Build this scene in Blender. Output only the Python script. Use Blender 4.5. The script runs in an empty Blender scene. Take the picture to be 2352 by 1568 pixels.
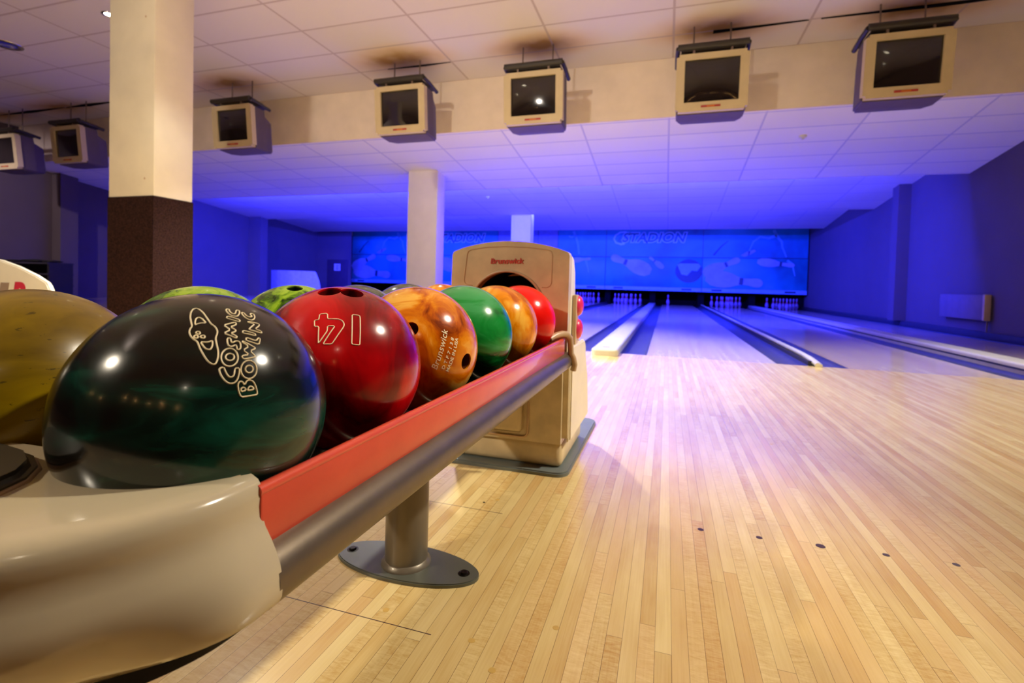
import bpy, bmesh, math, random
from mathutils import Vector, Matrix
random.seed(7)
PI = math.pi
scn = bpy.context.scene
COL = scn.collection

# ------------------------------------------------------------------ helpers
def tag(o, label=None, cat=None, group=None, kind=None):
    if label: o['label'] = label
    if cat: o['category'] = cat
    if group: o['group'] = group
    if kind: o['kind'] = kind
    return o

def smooth_by_angle(me, ang=35):
    bm = bmesh.new(); bm.from_mesh(me)
    for f in bm.faces: f.smooth = True
    a = math.radians(ang)
    for e in bm.edges:
        if len(e.link_faces) == 2 and e.calc_face_angle(0) > a: e.smooth = False
    bm.to_mesh(me); bm.free()

class MB:
    """collects shapes of ONE part"""
    def __init__(s): s.bm = bmesh.new(); s.mi = 0
    def _m(s, fs):
        for f in fs: f.material_index = s.mi
    def box(s, x0, x1, y0, y1, z0, z1, bev=0, seg=2, M=None):
        vs = [s.bm.verts.new(p) for p in ((x0,y0,z0),(x1,y0,z0),(x1,y1,z0),(x0,y1,z0),(x0,y0,z1),(x1,y0,z1),(x1,y1,z1),(x0,y1,z1))]
        fs = [s.bm.faces.new([vs[i] for i in q]) for q in ((3,2,1,0),(4,5,6,7),(0,1,5,4),(1,2,6,5),(2,3,7,6),(3,0,4,7))]
        s._m(fs)
        if bev:
            es = list({e for f in fs for e in f.edges})
            r = bmesh.ops.bevel(s.bm, geom=es, offset=bev, segments=seg, affect='EDGES', profile=0.5)
            s._m(r['faces']); vs = list({v for v in r['verts']} | {v for v in vs if v.is_valid})
        if M: bmesh.ops.transform(s.bm, matrix=M, verts=[v for v in vs if v.is_valid])
        return s
    def prism(s, pts, plane, a, b):
        """closed outline pts (2d) extruded from a to b along the axis missing in plane"""
        def P(p, t):
            return {'xy': (p[0], p[1], t), 'xz': (p[0], t, p[1]), 'yz': (t, p[0], p[1])}[plane]
        A = [s.bm.verts.new(P(p, a)) for p in pts]; B = [s.bm.verts.new(P(p, b)) for p in pts]
        fs = [s.bm.faces.new(A), s.bm.faces.new(list(reversed(B)))]
        n = len(pts)
        for i in range(n): fs.append(s.bm.faces.new((A[i], B[i], B[(i+1) % n], A[(i+1) % n])))
        s._m(fs); bmesh.ops.recalc_face_normals(s.bm, faces=fs)
        return s
    def lathe(s, prof, o=(0,0,0), n=32, M=None, mats=None, cap0=True, cap1=True):
        rings = []
        allv = []
        for r, z in prof:
            if r < 1e-6: ring = [s.bm.verts.new((o[0], o[1], o[2]+z))]
            else: ring = [s.bm.verts.new((o[0]+r*math.cos(2*PI*k/n), o[1]+r*math.sin(2*PI*k/n), o[2]+z)) for k in range(n)]
            rings.append(ring); allv += ring
        fs = []
        for i in range(len(rings)-1):
            a, b = rings[i], rings[i+1]
            for k in range(n):
                k2 = (k+1) % n
                if len(a) == 1 and len(b) == 1: continue
                if len(a) == 1: f = s.bm.faces.new((a[0], b[k2], b[k]))
                elif len(b) == 1: f = s.bm.faces.new((a[k], a[k2], b[0]))
                else: f = s.bm.faces.new((a[k], a[k2], b[k2], b[k]))
                f.material_index = mats[i] if mats else s.mi
                fs.append(f)
        if len(rings[0]) > 1 and cap0: f = s.bm.faces.new(list(reversed(rings[0]))); f.material_index = mats[0] if mats else s.mi; fs.append(f)
        if len(rings[-1]) > 1 and cap1: f = s.bm.faces.new(rings[-1]); f.material_index = mats[-1] if mats else s.mi; fs.append(f)
        bmesh.ops.recalc_face_normals(s.bm, faces=fs)
        if M: bmesh.ops.transform(s.bm, matrix=M, verts=allv)
        return s
    def cyl(s, p, q, r, n=24, r2=None):
        p, q = Vector(p), Vector(q); d = q-p; L = d.length
        M = Matrix.Translation(p) @ d.to_track_quat('Z', 'Y').to_matrix().to_4x4()
        return s.lathe([(r, 0), (r if r2 is None else r2, L)], n=n, M=M)
    def tube(s, pts, r, closed=False, n=8, cap=True):
        pts = [Vector(p) for p in pts]; N = len(pts); rings = []
        up0 = None
        for i, p in enumerate(pts):
            if closed: t = (pts[(i+1) % N]-pts[i-1])
            else: t = pts[min(i+1, N-1)]-pts[max(i-1, 0)]
            t.normalize()
            if up0 is None:
                u = t.orthogonal().normalized()
            else:
                u = (up0-t*up0.dot(t))
                u = u.normalized() if u.length > 1e-6 else t.orthogonal().normalized()
            up0 = u; v = t.cross(u)
            rings.append([s.bm.verts.new(p+u*(r*math.cos(2*PI*k/n))+v*(r*math.sin(2*PI*k/n))) for k in range(n)])
        fs = []
        for i in range(N if closed else N-1):
            a, b = rings[i], rings[(i+1) % N]
            for k in range(n): fs.append(s.bm.faces.new((a[k], a[(k+1) % n], b[(k+1) % n], b[k])))
        if not closed and cap: fs += [s.bm.faces.new(list(reversed(rings[0]))), s.bm.faces.new(rings[-1])]
        s._m(fs); bmesh.ops.recalc_face_normals(s.bm, faces=fs)
        return s
    def build(s, name, mats, parent=None, ang=35, loc=None):
        me = bpy.data.meshes.new(name); s.bm.to_mesh(me); s.bm.free()
        for m in (mats if isinstance(mats, (list, tuple)) else [mats]): me.materials.append(m)
        smooth_by_angle(me, ang)
        o = bpy.data.objects.new(name, me); COL.objects.link(o)
        if parent: o.parent = parent
        if loc: o.location = loc
        return o

def empty(name, loc=(0,0,0), rot=(0,0,0)):
    o = bpy.data.objects.new(name, None); COL.objects.link(o)
    o.location = loc; o.rotation_euler = rot; o.empty_display_size = 0.05
    return o

def copy_tree(o, parent=None):
    c = o.copy(); COL.objects.link(c)
    if parent: c.parent = parent
    for ch in [k for k in bpy.data.objects if k.parent == o and k != c]: copy_tree(ch, c)
    return c

def evaluated_mesh(o):
    bpy.context.view_layer.update()
    dg = bpy.context.evaluated_depsgraph_get()
    return bpy.data.meshes.new_from_object(o.evaluated_get(dg))

def carve(o, cutters):
    """boolean-subtract the cutter objects from o, then delete them"""
    for c in cutters:
        m = o.modifiers.new('cut', 'BOOLEAN'); m.operation = 'DIFFERENCE'; m.solver = 'EXACT'; m.object = c
    me = evaluated_mesh(o); o.modifiers.clear(); o.data = me
    for c in cutters: bpy.data.objects.remove(c, do_unlink=True)

def text_mesh(body, size=1.0, extrude=0.0, shear=0.0, offset=0.0, bevel=0.0, spacing=1.0, outline=False, align='LEFT'):
    cu = bpy.data.curves.new('txt', 'FONT'); cu.body = body; cu.size = size; cu.extrude = extrude
    cu.shear = shear; cu.offset = offset; cu.space_character = spacing; cu.align_x = align
    cu.resolution_u = 4
    if outline: cu.fill_mode = 'NONE'
    cu.bevel_depth = bevel; cu.bevel_resolution = 1
    o = bpy.data.objects.new('txt', cu); COL.objects.link(o)
    me = evaluated_mesh(o); bpy.data.objects.remove(o, do_unlink=True)
    return me

def text_obj(name, body, M, mat, parent=None, **k):
    me = text_mesh(body, **k); me.transform(M); me.materials.clear(); me.materials.append(mat)
    o = bpy.data.objects.new(name, me); COL.objects.link(o)
    if parent: o.parent = parent
    return o

# ------------------------------------------------------------------ materials
def srgb(r, g, b):
    f = lambda c: (c/255/12.92) if c/255 <= 0.04045 else ((c/255+0.055)/1.055)**2.4
    return (f(r), f(g), f(b), 1)

class NT:
    def __init__(s, name):
        s.m = bpy.data.materials.new(name); s.m.use_nodes = True
        s.t = s.m.node_tree; s.b = s.t.nodes['Principled BSDF']
    def n(s, ty, **k):
        nd = s.t.nodes.new(ty)
        for a, v in k.items(): setattr(nd, a, v)
        return nd
    def l(s, a, b): s.t.links.new(a, b)
    def val(s, sock, v):
        if hasattr(v, 'type') and hasattr(v, 'links'): s.l(v, sock)
        else: sock.default_value = v
    def math(s, op, a, b=None, c=None, clamp=False):
        nd = s.n('ShaderNodeMath', operation=op); nd.use_clamp = clamp
        s.val(nd.inputs[0], a)
        if b is not None: s.val(nd.inputs[1], b)
        if c is not None: s.val(nd.inputs[2], c)
        return nd.outputs[0]
    def coord(s, rot=(0,0,0), scale=(1,1,1), loc=(0,0,0), kind='Object'):
        tc = s.n('ShaderNodeTexCoord'); mp = s.n('ShaderNodeMapping')
        mp.inputs['Rotation'].default_value = rot; mp.inputs['Scale'].default_value = scale; mp.inputs['Location'].default_value = loc
        s.l(tc.outputs[kind], mp.inputs[0]); return mp.outputs[0]
    def noise(s, vec, scale=5, detail=4, rough=0.5, dist=0):
        nd = s.n('ShaderNodeTexNoise'); s.l(vec, nd.inputs['Vector'])
        nd.inputs['Scale'].default_value = scale; nd.inputs['Detail'].default_value = detail
        nd.inputs['Roughness'].default_value = rough; nd.inputs['Distortion'].default_value = dist
        return nd
    def ramp(s, fac, stops):
        nd = s.n('ShaderNodeValToRGB'); s.l(fac, nd.inputs[0]); el = nd.color_ramp.elements
        while len(el) < len(stops): el.new(0.5)
        for e, (p, c) in zip(el, stops): e.position = p; e.color = c if len(c) == 4 else (*c, 1)
        return nd.outputs[0]
    def mix(s, fac, a, b, mode='MIX'):
        nd = s.n('ShaderNodeMix', data_type='RGBA', blend_type=mode)
        s.val(nd.inputs[0], fac); s.val(nd.inputs[6], a); s.val(nd.inputs[7], b)
        return nd.outputs[2]
    def bump(s, h, strength=0.2, dist=0.01):
        nd = s.n('ShaderNodeBump'); s.l(h, nd.inputs['Height']); nd.inputs['Strength'].default_value = strength
        nd.inputs['Distance'].default_value = dist; s.l(nd.outputs[0], s.b.inputs['Normal'])
    def sep(s, vec):
        nd = s.n('ShaderNodeSeparateXYZ'); s.l(vec, nd.inputs[0]); return nd.outputs

def plain(name, col, rough=0.5, metal=0.0, coat=0.0, spec=0.5, mottled=0.06, mscale=8, bump=0.0, emit=None, es=0):
    t = NT(name); c = t.coord()
    nz = t.noise(c, mscale, 4)
    d = tuple(max(0, x*(1-mottled*2)) for x in col[:3])+(1,); u = tuple(min(1, x*(1+mottled)) for x in col[:3])+(1,)
    t.l(t.ramp(nz.outputs[0], [(0.3, d), (0.7, u)]), t.b.inputs['Base Color'])
    t.b.inputs['Roughness'].default_value = rough; t.b.inputs['Metallic'].default_value = metal
    t.b.inputs['Coat Weight'].default_value = coat; t.b.inputs['Coat Roughness'].default_value = 0.08
    t.b.inputs['Specular IOR Level'].default_value = spec
    if bump: t.bump(t.noise(c, mscale*12, 3).outputs[0], bump, 0.002)
    if emit: t.b.inputs['Emission Color'].default_value = emit; t.b.inputs['Emission Strength'].default_value = es
    return t.m

def planks(name, w=0.02735, light=srgb(236,214,152), dark=srgb(196,154,84), length=1.15, rough=0.22, coat=0.5, seams=True, sat=1.0):
    """narrow maple strips running along y; every strip has its own tone, end joints and figure"""
    t = NT(name); c = t.coord()
    X, Y, Z = t.sep(c)
    xi = t.math('DIVIDE', X, w); row = t.math('FLOOR', xi); fx = t.math('SUBTRACT', xi, row)
    wn = t.n('ShaderNodeTexWhiteNoise', noise_dimensions='1D'); t.l(row, wn.inputs['W'])
    yy = t.math('ADD', t.math('DIVIDE', Y, length), t.math('MULTIPLY', wn.outputs[0], 7.3))
    brick = t.math('FLOOR', yy); fy = t.math('SUBTRACT', yy, brick)
    w2 = t.n('ShaderNodeTexWhiteNoise', noise_dimensions='2D')
    cb = t.n('ShaderNodeCombineXYZ'); t.l(row, cb.inputs[0]); t.l(brick, cb.inputs[1]); t.l(cb.outputs[0], w2.inputs['Vector'])
    rnd = w2.outputs[0]; rs = t.sep(w2.outputs['Color'])
    # figure: long grain, plus cross flame on some strips
    cg = t.n('ShaderNodeCombineXYZ')
    t.l(t.math('MULTIPLY', X, 260), cg.inputs[0]); t.l(t.math('MULTIPLY', Y, 7), cg.inputs[1]); t.l(t.math('MULTIPLY', rnd, 40), cg.inputs[2])
    g1 = t.noise(cg.outputs[0], 1, 5, 0.6, 0.4)
    cf = t.n('ShaderNodeCombineXYZ')
    t.l(t.math('MULTIPLY', X, 38), cf.inputs[0]); t.l(t.math('MULTIPLY', Y, 150), cf.inputs[1]); t.l(t.math('MULTIPLY', rnd, 90), cf.inputs[2])
    g2 = t.noise(cf.outputs[0], 1, 4, 0.65, 0.8)
    cl = t.n('ShaderNodeCombineXYZ')
    t.l(t.math('MULTIPLY', X, 20), cl.inputs[0]); t.l(t.math('MULTIPLY', Y, 5), cl.inputs[1]); t.l(t.math('MULTIPLY', rnd, 13), cl.inputs[2])
    g3 = t.noise(cl.outputs[0], 1, 3)
    amt = t.math('MULTIPLY', t.math('GREATER_THAN', rs[1], 0.55), 0.75)
    tone = t.math('ADD', t.math('MULTIPLY', rnd, 0.50), t.math('MULTIPLY', t.math('SUBTRACT', g1.outputs[0], 0.5), 0.55))
    tone = t.math('ADD', tone, t.math('MULTIPLY', t.math('MULTIPLY', t.math('SUBTRACT', g2.outputs[0], 0.52), 1.7), amt))
    tone = t.math('ADD', tone, t.math('MULTIPLY', t.math('SUBTRACT', g3.outputs[0], 0.5), 0.8))
    tone = t.math('ADD', tone, 0.2, clamp=True)
    mid = tuple((a*0.55+b*0.45) for a, b in zip(light, dark))
    col = t.ramp(tone, [(0.0, light), (0.5, mid), (1.0, dark)])
    redd = t.math('MULTIPLY', t.math('GREATER_THAN', rs[2], 0.7), 0.22)
    col = t.mix(redd, col, srgb(222,174,116), 'MIX')
    if seams:
        e = t.math('MINIMUM', fx, t.math('SUBTRACT', 1, fx))
        ds = t.math('MULTIPLY', t.math('LESS_THAN', e, 0.018), t.math('ADD', 0.30, t.math('MULTIPLY', rs[0], 0.45)))
        ee = t.math('MINIMUM', fy, t.math('SUBTRACT', 1, fy))
        de = t.math('MULTIPLY', t.math('LESS_THAN', ee, 0.0005), 0.5)
        col = t.mix(t.math('MAXIMUM', ds, de), col, srgb(84,50,28))
    t.l(col, t.b.inputs['Base Color'])
    sm = t.noise(c, 1.3, 3)
    t.l(t.math('ADD', rough, t.math('MULTIPLY', t.math('SUBTRACT', sm.outputs[0], 0.5), 0.08)), t.b.inputs['Roughness'])
    t.b.inputs['Coat Weight'].default_value = coat; t.b.inputs['Coat Roughness'].default_value = 0.16
    return t.m

def ceiling_tiles(name, sx, ox, sy, oy, col=srgb(214,200,190), line=srgb(120,100,100), lw=0.012, stains=None):
    t = NT(name); c = t.coord(); X, Y, Z = t.sep(c)
    ax = t.math('PINGPONG', t.math('SUBTRACT', X, ox), sx/2); ay = t.math('PINGPONG', t.math('SUBTRACT', Y, oy), sy/2)
    m = t.math('MAXIMUM', t.math('LESS_THAN', ax, lw), t.math('LESS_THAN', ay, lw))
    ix = t.math('FLOOR', t.math('DIVIDE', t.math('SUBTRACT', X, ox), sx)); iy = t.math('FLOOR', t.math('DIVIDE', t.math('SUBTRACT', Y, oy), sy))
    cb = t.n('ShaderNodeCombineXYZ'); t.l(ix, cb.inputs[0]); t.l(iy, cb.inputs[1])
    wn = t.n('ShaderNodeTexWhiteNoise', noise_dimensions='2D'); t.l(cb.outputs[0], wn.inputs['Vector'])
    base = t.mix(t.math('MULTIPLY', wn.outputs[0], 0.10), col, srgb(170,150,140))
    if stains:
        acc = None
        for (cx, cy, rx, ry) in stains:
            dx = t.math('DIVIDE', t.math('SUBTRACT', X, cx), rx); dy = t.math('DIVIDE', t.math('SUBTRACT', Y, cy), ry)
            d = t.math('SQRT', t.math('ADD', t.math('MULTIPLY', dx, dx), t.math('MULTIPLY', dy, dy)))
            v = t.math('SUBTRACT', 1, d, clamp=True); acc = v if acc is None else t.math('MAXIMUM', acc, v)
        nz = t.noise(c, 3, 4)
        acc = t.math('MULTIPLY', acc, t.math('ADD', 0.6, t.math('MULTIPLY', nz.outputs[0], 1.1)), clamp=True)
        base = t.mix(acc, base, t.ramp(acc, [(0, srgb(228,200,165)), (0.45, srgb(214,176,104)), (0.95, srgb(172,134,72))]))
    t.l(t.mix(t.math('MULTIPLY', m, 0.75), base, line), t.b.inputs['Base Color'])
    t.b.inputs['Roughness'].default_value = 0.85; t.b.inputs['Specular IOR Level'].default_value = 0.2
    t.bump(t.noise(c, 180, 2).outputs[0], 0.05, 0.002)
    return t.m

def ball_mat(name, cols, scale=9, dist=2.2, stretch=(1,1,1), rot=(0,0,0), seed=0, rough=0.12, marks=None, metal=0.0, tight=0.55):
    """cols: list of (pos, colour); warped marbled resin under a polished surface"""
    t = NT(name); c = t.coord(rot=rot, scale=stretch, loc=(seed*3.1, seed*1.7, seed*2.3))
    w = t.noise(c, scale*0.55, 3, 0.5)
    mx = t.n('ShaderNodeVectorMath', operation='MULTIPLY_ADD'); t.l(w.outputs['Color'], mx.inputs[0])
    mx.inputs[1].default_value = (0.12*dist,)*3; t.l(c, mx.inputs[2])
    a = t.noise(mx.outputs[0], scale, 5, 0.55, 0.7)
    col = t.ramp(a.outputs[0], [(0.5+(p-0.5)*tight, c_) for p, c_ in cols])
    c2 = t.coord()
    if marks:
        mk = t.noise(t.coord(scale=(1,1,3.2), loc=(seed, 0, 0)), 85, 3, 0.6)
        zone = t.noise(c2, 11, 2)
        f = t.math('MULTIPLY', t.math('GREATER_THAN', mk.outputs[0], 0.66), t.math('GREATER_THAN', zone.outputs[0], 0.52))
        col = t.mix(t.math('MULTIPLY', f, 0.65), col, marks)
    t.l(col, t.b.inputs['Base Color'])
    r = t.noise(c2, 26, 4)
    t.l(t.math('ADD', rough, t.math('MULTIPLY', t.math('SUBTRACT', r.outputs[0], 0.5), 0.12)), t.b.inputs['Roughness'])
    t.b.inputs['Coat Weight'].default_value = 0.2; t.b.inputs['Coat Roughness'].default_value = 0.07
    t.b.inputs['Metallic'].default_value = metal
    t.bump(t.noise(c2, 60, 3).outputs[0], 0.03, 0.002)
    return t.m
M = {}
M['floor'] = planks('maple_approach_strips')
M['lane'] = planks('maple_lane_strips', light=srgb(240,222,190), dark=srgb(214,178,132), rough=0.16, coat=0.8)
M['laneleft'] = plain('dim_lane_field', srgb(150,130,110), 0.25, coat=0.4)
M['ceil1'] = ceiling_tiles('front_ceiling_tiles', 1.479, -0.03, 0.621, 5.162, col=srgb(218,210,210), line=srgb(176,158,158), lw=0.014,
    stains=[(-3.68,6.15,1.0,0.5), (-1.68,6.25,0.95,0.45), (0.42,6.35,1.0,0.5), (2.5,6.45,1.2,0.5), (-6.76,6.25,1.0,0.5), (-11.0,6.35,1.2,0.5), (-12.9,6.4,1.2,0.5)])
M['ceil2'] = ceiling_tiles('lane_ceiling_tiles', 1.2, -0.055, 0.51, 7.085, col=srgb(242,238,238), line=srgb(190,186,214), lw=0.013)
M['ceil3'] = ceiling_tiles('lane_ceiling_tiles_far', 1.2, -0.055, 0.6, 9.75, col=srgb(226,222,224), line=srgb(196,192,215), lw=0.014)
M['bulk'] = plain('cream_bulkhead_paint', srgb(242,226,210), 0.75, mottled=0.04, mscale=3)
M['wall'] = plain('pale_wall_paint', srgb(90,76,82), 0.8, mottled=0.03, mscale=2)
M['column'] = plain('cream_column_paint', srgb(226,214,188), 0.7, mottled=0.03, mscale=4)
M['lilac'] = plain('white_column_paint', srgb(244,236,238), 0.7, mottled=0.02, mscale=4)
M['carpet'] = plain('brown_carpet_wrap', srgb(48,28,23), 0.95, mottled=0.35, mscale=70, bump=0.5, spec=0.1)
M['hallfloor'] = plain('dark_hall_carpet', srgb(70,45,35), 0.95, mottled=0.3, mscale=30)
M['hallwall'] = plain('warm_hall_wall', srgb(120,84,60), 0.8)
M['black'] = plain('black_recess', srgb(8,7,8), 0.9, spec=0.1)
M['pit'] = plain('dark_pit', srgb(12,12,16), 0.9, spec=0.1)
M['gutter'] = plain('slate_gutter', srgb(62,62,82), 0.35, mottled=0.1)
M['cap'] = plain('ivory_capping', srgb(206,202,184), 0.3, coat=0.3, mottled=0.03)
M['capgrey'] = plain('grey_capping', srgb(190,184,176), 0.35, mottled=0.04)
M['pinkstrip'] = plain('pink_bumper_rail', srgb(210,110,150), 0.4)
M['darkcap'] = plain('dark_capping', srgb(48,44,56), 0.5)
M['plastic'] = plain('ivory_moulded_plastic', srgb(204,190,160), 0.16, coat=0.6, mottled=0.03, mscale=5)
M['hood'] = plain('tan_hood_plastic', srgb(212,194,156), 0.42, coat=0.15, mottled=0.09, mscale=14, bump=0.12)
M['hoodside'] = plain('pale_hood_side', srgb(232,222,196), 0.4, mottled=0.03)
M['trim'] = plain('tan_trim', srgb(196,166,132), 0.35)
M['rail'] = plain('red_painted_rail', srgb(226,84,60), 0.28, coat=0.5, mottled=0.03, mscale=20)
M['steel'] = plain('satin_grey_steel', srgb(122,110,94), 0.36, metal=0.7, mottled=0.06, mscale=20, bump=0.04)
M['post'] = plain('grey_painted_steel', srgb(118,108,92), 0.38, metal=0.35, coat=0.2, mottled=0.05)
M['plate'] = plain('slate_green_plate', srgb(92,94,84), 0.4, metal=0.2, coat=0.2, mottled=0.08)
M['foot'] = plain('blue_grey_base_plate', srgb(110,118,116), 0.4, mottled=0.06)
M['bolt'] = plain('dark_bolt', srgb(52,48,44), 0.3, metal=0.9)
M['pad'] = plain('dark_olive_pad', srgb(58,52,40), 0.45, mottled=0.05)
M['rubber'] = plain('dark_rubber', srgb(24,20,18), 0.6)
M['trough'] = plain('dark_red_trough', srgb(90,26,18), 0.5)
M['cream_line'] = plain('cream_engraving', srgb(255,238,196), 0.5, mottled=0.02)
M['redlogo'] = plain('red_logo', srgb(190,60,48), 0.5)
M['pinkdisc'] = plain('magenta_disc', srgb(235,50,110), 0.3, coat=0.4)
M['tvbezel'] = plain('beige_tv_bezel', srgb(206,188,150), 0.5, mottled=0.03)
M['tvcab'] = plain('dark_grey_tv_cabinet', srgb(92,78,90), 0.6, mottled=0.05)
M['tvtube'] = plain('dark_screen_glass', srgb(34,28,28), 0.08, coat=0.5, mottled=0.05)
M['tvred'] = plain('red_tv_label', srgb(176,48,48), 0.5)
M['tvyel'] = plain('amber_tv_label', srgb(214,120,40), 0.5)
M['bracket'] = plain('charcoal_bracket', srgb(48,42,38), 0.5)
M['rod'] = plain('thin_steel_rod', srgb(130,112,100), 0.4, metal=0.6)
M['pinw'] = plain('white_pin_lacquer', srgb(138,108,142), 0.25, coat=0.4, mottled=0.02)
M['pinr'] = plain('red_pin_stripe', srgb(170,10,30), 0.3)
M['mural'] = None
M['radiator'] = plain('pale_radiator_enamel', srgb(112,96,104), 0.5)
M['door'] = plain('dark_violet_door', srgb(64,46,66), 0.6)
M['paper'] = plain('white_notice', srgb(225,225,235), 0.7)
M['ink'] = plain('dark_ink', srgb(40,40,70), 0.7)
M['board'] = plain('white_board', srgb(236,236,240), 0.35)
M['shelf'] = plain('black_shelf', srgb(30,26,34), 0.6)
M['yellowplug'] = plain('pale_plug', srgb(206,168,90), 0.4)
M['dot'] = plain('dark_dot', srgb(62,36,44), 0.5)
M['grey_text'] = plain('grey_lettering', srgb(150,128,110), 0.5)
M['crimson'] = plain('crimson_lettering', srgb(200,40,66), 0.5)
M['uvtube'] = plain('violet_blue_tube', srgb(80,80,255), 0.4, emit=(0.05,0.06,1,1), es=6)
M['lampglass'] = plain('lit_lamp_glass', srgb(255,240,210), 0.4, emit=(1,0.86,0.6,1), es=30)
M['bluelens'] = plain('blue_glass_lens', srgb(30,30,200), 0.1, coat=0.6)
M['chrome'] = plain('chrome_ring', srgb(180,170,160), 0.2, metal=1.0)
M['bulb'] = plain('warm_bulb', srgb(255,190,110), 0.4, emit=(1,0.5,0.16,1), es=60)
# ------------------------------------------------------------------ mural materials
def mural_mat(name, seed):
    t = NT(name); c = t.coord(loc=(seed, 0, seed*2)); n1 = t.noise(c, 0.55, 3, 0.5, 0.6); n2 = t.noise(c, 3.0, 4)
    f = t.math('ADD', n1.outputs[0], t.math('MULTIPLY', t.math('SUBTRACT', n2.outputs[0], 0.5), 0.15))
    t.l(t.ramp(f, [(0.30, srgb(0,92,112)), (0.5, srgb(0,136,146)), (0.66, srgb(30,150,164)), (0.8, srgb(84,158,176))]), t.b.inputs['Base Color'])
    t.b.inputs['Roughness'].default_value = 0.45
    return t.m
M['mural'] = mural_mat('storm_blue_mural', 2.0)
M['print'] = plain('pale_printed_pin', srgb(130,158,178), 0.5, mottled=0.12, mscale=2)
M['print2'] = plain('faint_printed_lightning', srgb(80,170,178), 0.5)
M['printd'] = plain('navy_print', srgb(10,60,84), 0.5)
M['letter'] = plain('bright_letter_outline', srgb(150,206,206), 0.5)
M['letterin'] = plain('mid_blue_letter', srgb(0,96,116), 0.5)
M['band'] = plain('pale_blue_band', srgb(110,170,196), 0.5)
M['blank'] = plain('plain_blue_panel', srgb(120,130,170), 0.5)

# ------------------------------------------------------------------ room
XL, XR, YB = -13.4, 4.5, -8.0
def struct(o): o['kind'] = 'structure'; return o
b = MB(); b.box(-15.0, XR, 0.03, 4.66, -0.06, 0.0); floor = struct(b.build('floor', M['floor']))
# approach dots inlaid in the floor
for i, (x, y) in enumerate([(0.102,1.341),(0.239,1.349),(0.375,1.357),(0.513,1.366),(0.652,1.374)]):
    r = 0.0105 if i == 2 else 0.0075
    MB().lathe([(r, -0.002), (r, 0.0004)], o=(x, y, 0), n=20).build('approach_dot', M['dot'], floor)
for (x, y) in [(-0.48,0.80),(-0.30,0.78),(-0.245,0.73),(-0.32,0.62),(-0.17,0.86),(0.30,0.86),(-0.44,1.32),(0.42,2.2)]:
    MB().lathe([(0.006, -0.002), (0.006, 0.0003)], o=(x, y, 0), n=16).build('wood_plug', M['yellowplug'], floor)
MB().lathe([(0.0035, -0.002), (0.0035, 0.0004)], o=(-0.47, 1.29, 0), n=12).build('nail_hole', M['black'], floor)
MB().box(-0.90, -0.372, 0.7685, 0.770, -0.002, 0.0003).build('floor_joint', M['dot'], floor)
MB().box(-0.90, -0.40, 1.243, 1.2442, -0.002, 0.0003).build('floor_joint', M['dot'], floor)
b = MB(); b.box(-15.0, XR, YB, 0.03, -0.06, 0.0); struct(b.build('floor', M['hallfloor']))
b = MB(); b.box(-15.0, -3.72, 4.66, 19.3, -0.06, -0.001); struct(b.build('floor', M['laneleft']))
b = MB(); b.box(-3.72, XR, 4.66, 20.2, -0.14, -0.10); struct(b.build('floor', M['pit']))
b = MB(); b.box(-15.0, 5.2, YB, 7.02, 3.70, 3.80); struct(b.build('ceiling', M['ceil1']))
b = MB(); b.box(-15.0, 5.2, 7.02, 7.05, 2.915, 3.70); struct(b.build('wall_bulkhead', M['bulk']))
def ceil_section(y0, z0, y1, z1, zt, mat):
    b = MB(); b.prism([(y0, z0), (y1, z1), (y1+0.03, z1), (y1+0.03, zt), (y0, zt)], 'yz', -15.0, 5.2)
    return struct(b.build('ceiling', mat))
ceil_section(7.052, 2.915, 9.65, 2.563, 3.08, M['ceil2'])
ceil_section(9.68, 3.015, 13.45, 2.577, 3.10, M['ceil3'])
ceil_section(13.48, 3.025, 17.30, 2.577, 3.10, M['ceil3'])
ceil_section(17.33, 3.025, 20.3, 2.70, 3.10, M['ceil3'])
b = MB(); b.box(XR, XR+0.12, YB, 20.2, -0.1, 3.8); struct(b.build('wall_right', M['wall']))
b = MB(); b.box(4.29, 4.5, 11.62, 11.90, 0.102, 2.80); struct(b.build('trim_1', M['wall']))
b = MB(); b.box(XL-0.1, XL, YB, 13.46, -0.05, 3.8); b.box(XL-1.0, -12.9, 13.16, 13.46, -0.05, 3.0)
b.box(XL-0.1, XL+0.28, 7.63, 7.98, -0.05, 3.8)
b.box(-14.3, -14.2, 13.46, 17.6, -0.05, 3.1); struct(b.build('wall_left', M['wall']))
b = MB(); b.box(-14.3, -12.6, 17.6, 17.7, -0.05, 3.1); struct(b.build('wall_left_return', M['wall']))
b = MB(); b.box(-15.0, 5.2, YB-0.1, YB, 0, 3.8); struct(b.build('wall_back', M['hallwall']))
b = MB(); b.box(-15.0, 5.2, 20.2, 20.3, -0.1, 3.1); struct(b.build('wall_front', M['pit']))

# columns
o = MB().box(-5.475, -4.85, 3.6, 4.02, 1.385, 3.70, bev=0.012).build('column', M['column'])
tag(o, 'large cream column in front of the bulkhead, its lower half wrapped in brown carpet', 'column')
w = MB().box(-5.48, -4.845, 3.595, 4.025, 0, 1.385).build('carpet_wrap', M['carpet'], o); w['label'] = 'speckled brown carpet wrap'
for z in (3.14, 1.56): MB().cyl((-4.97,3.603,z),(-4.97,3.597,z),0.011,12).build('screw_hole', M['trim'], o)
o = MB().box(-4.815, -4.192, 8.5, 8.83, 0, 2.735, bev=0.01).build('column', M['lilac'])
tag(o, 'white square column standing over the lanes left of the ball return hood', 'column')
o = MB().box(-4.315, -3.735, 13.5, 13.84, 0, 2.98, bev=0.01).build('column', M['lilac'])
tag(o, 'far white column just above the ball return hood, before the blue mural', 'column')

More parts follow.
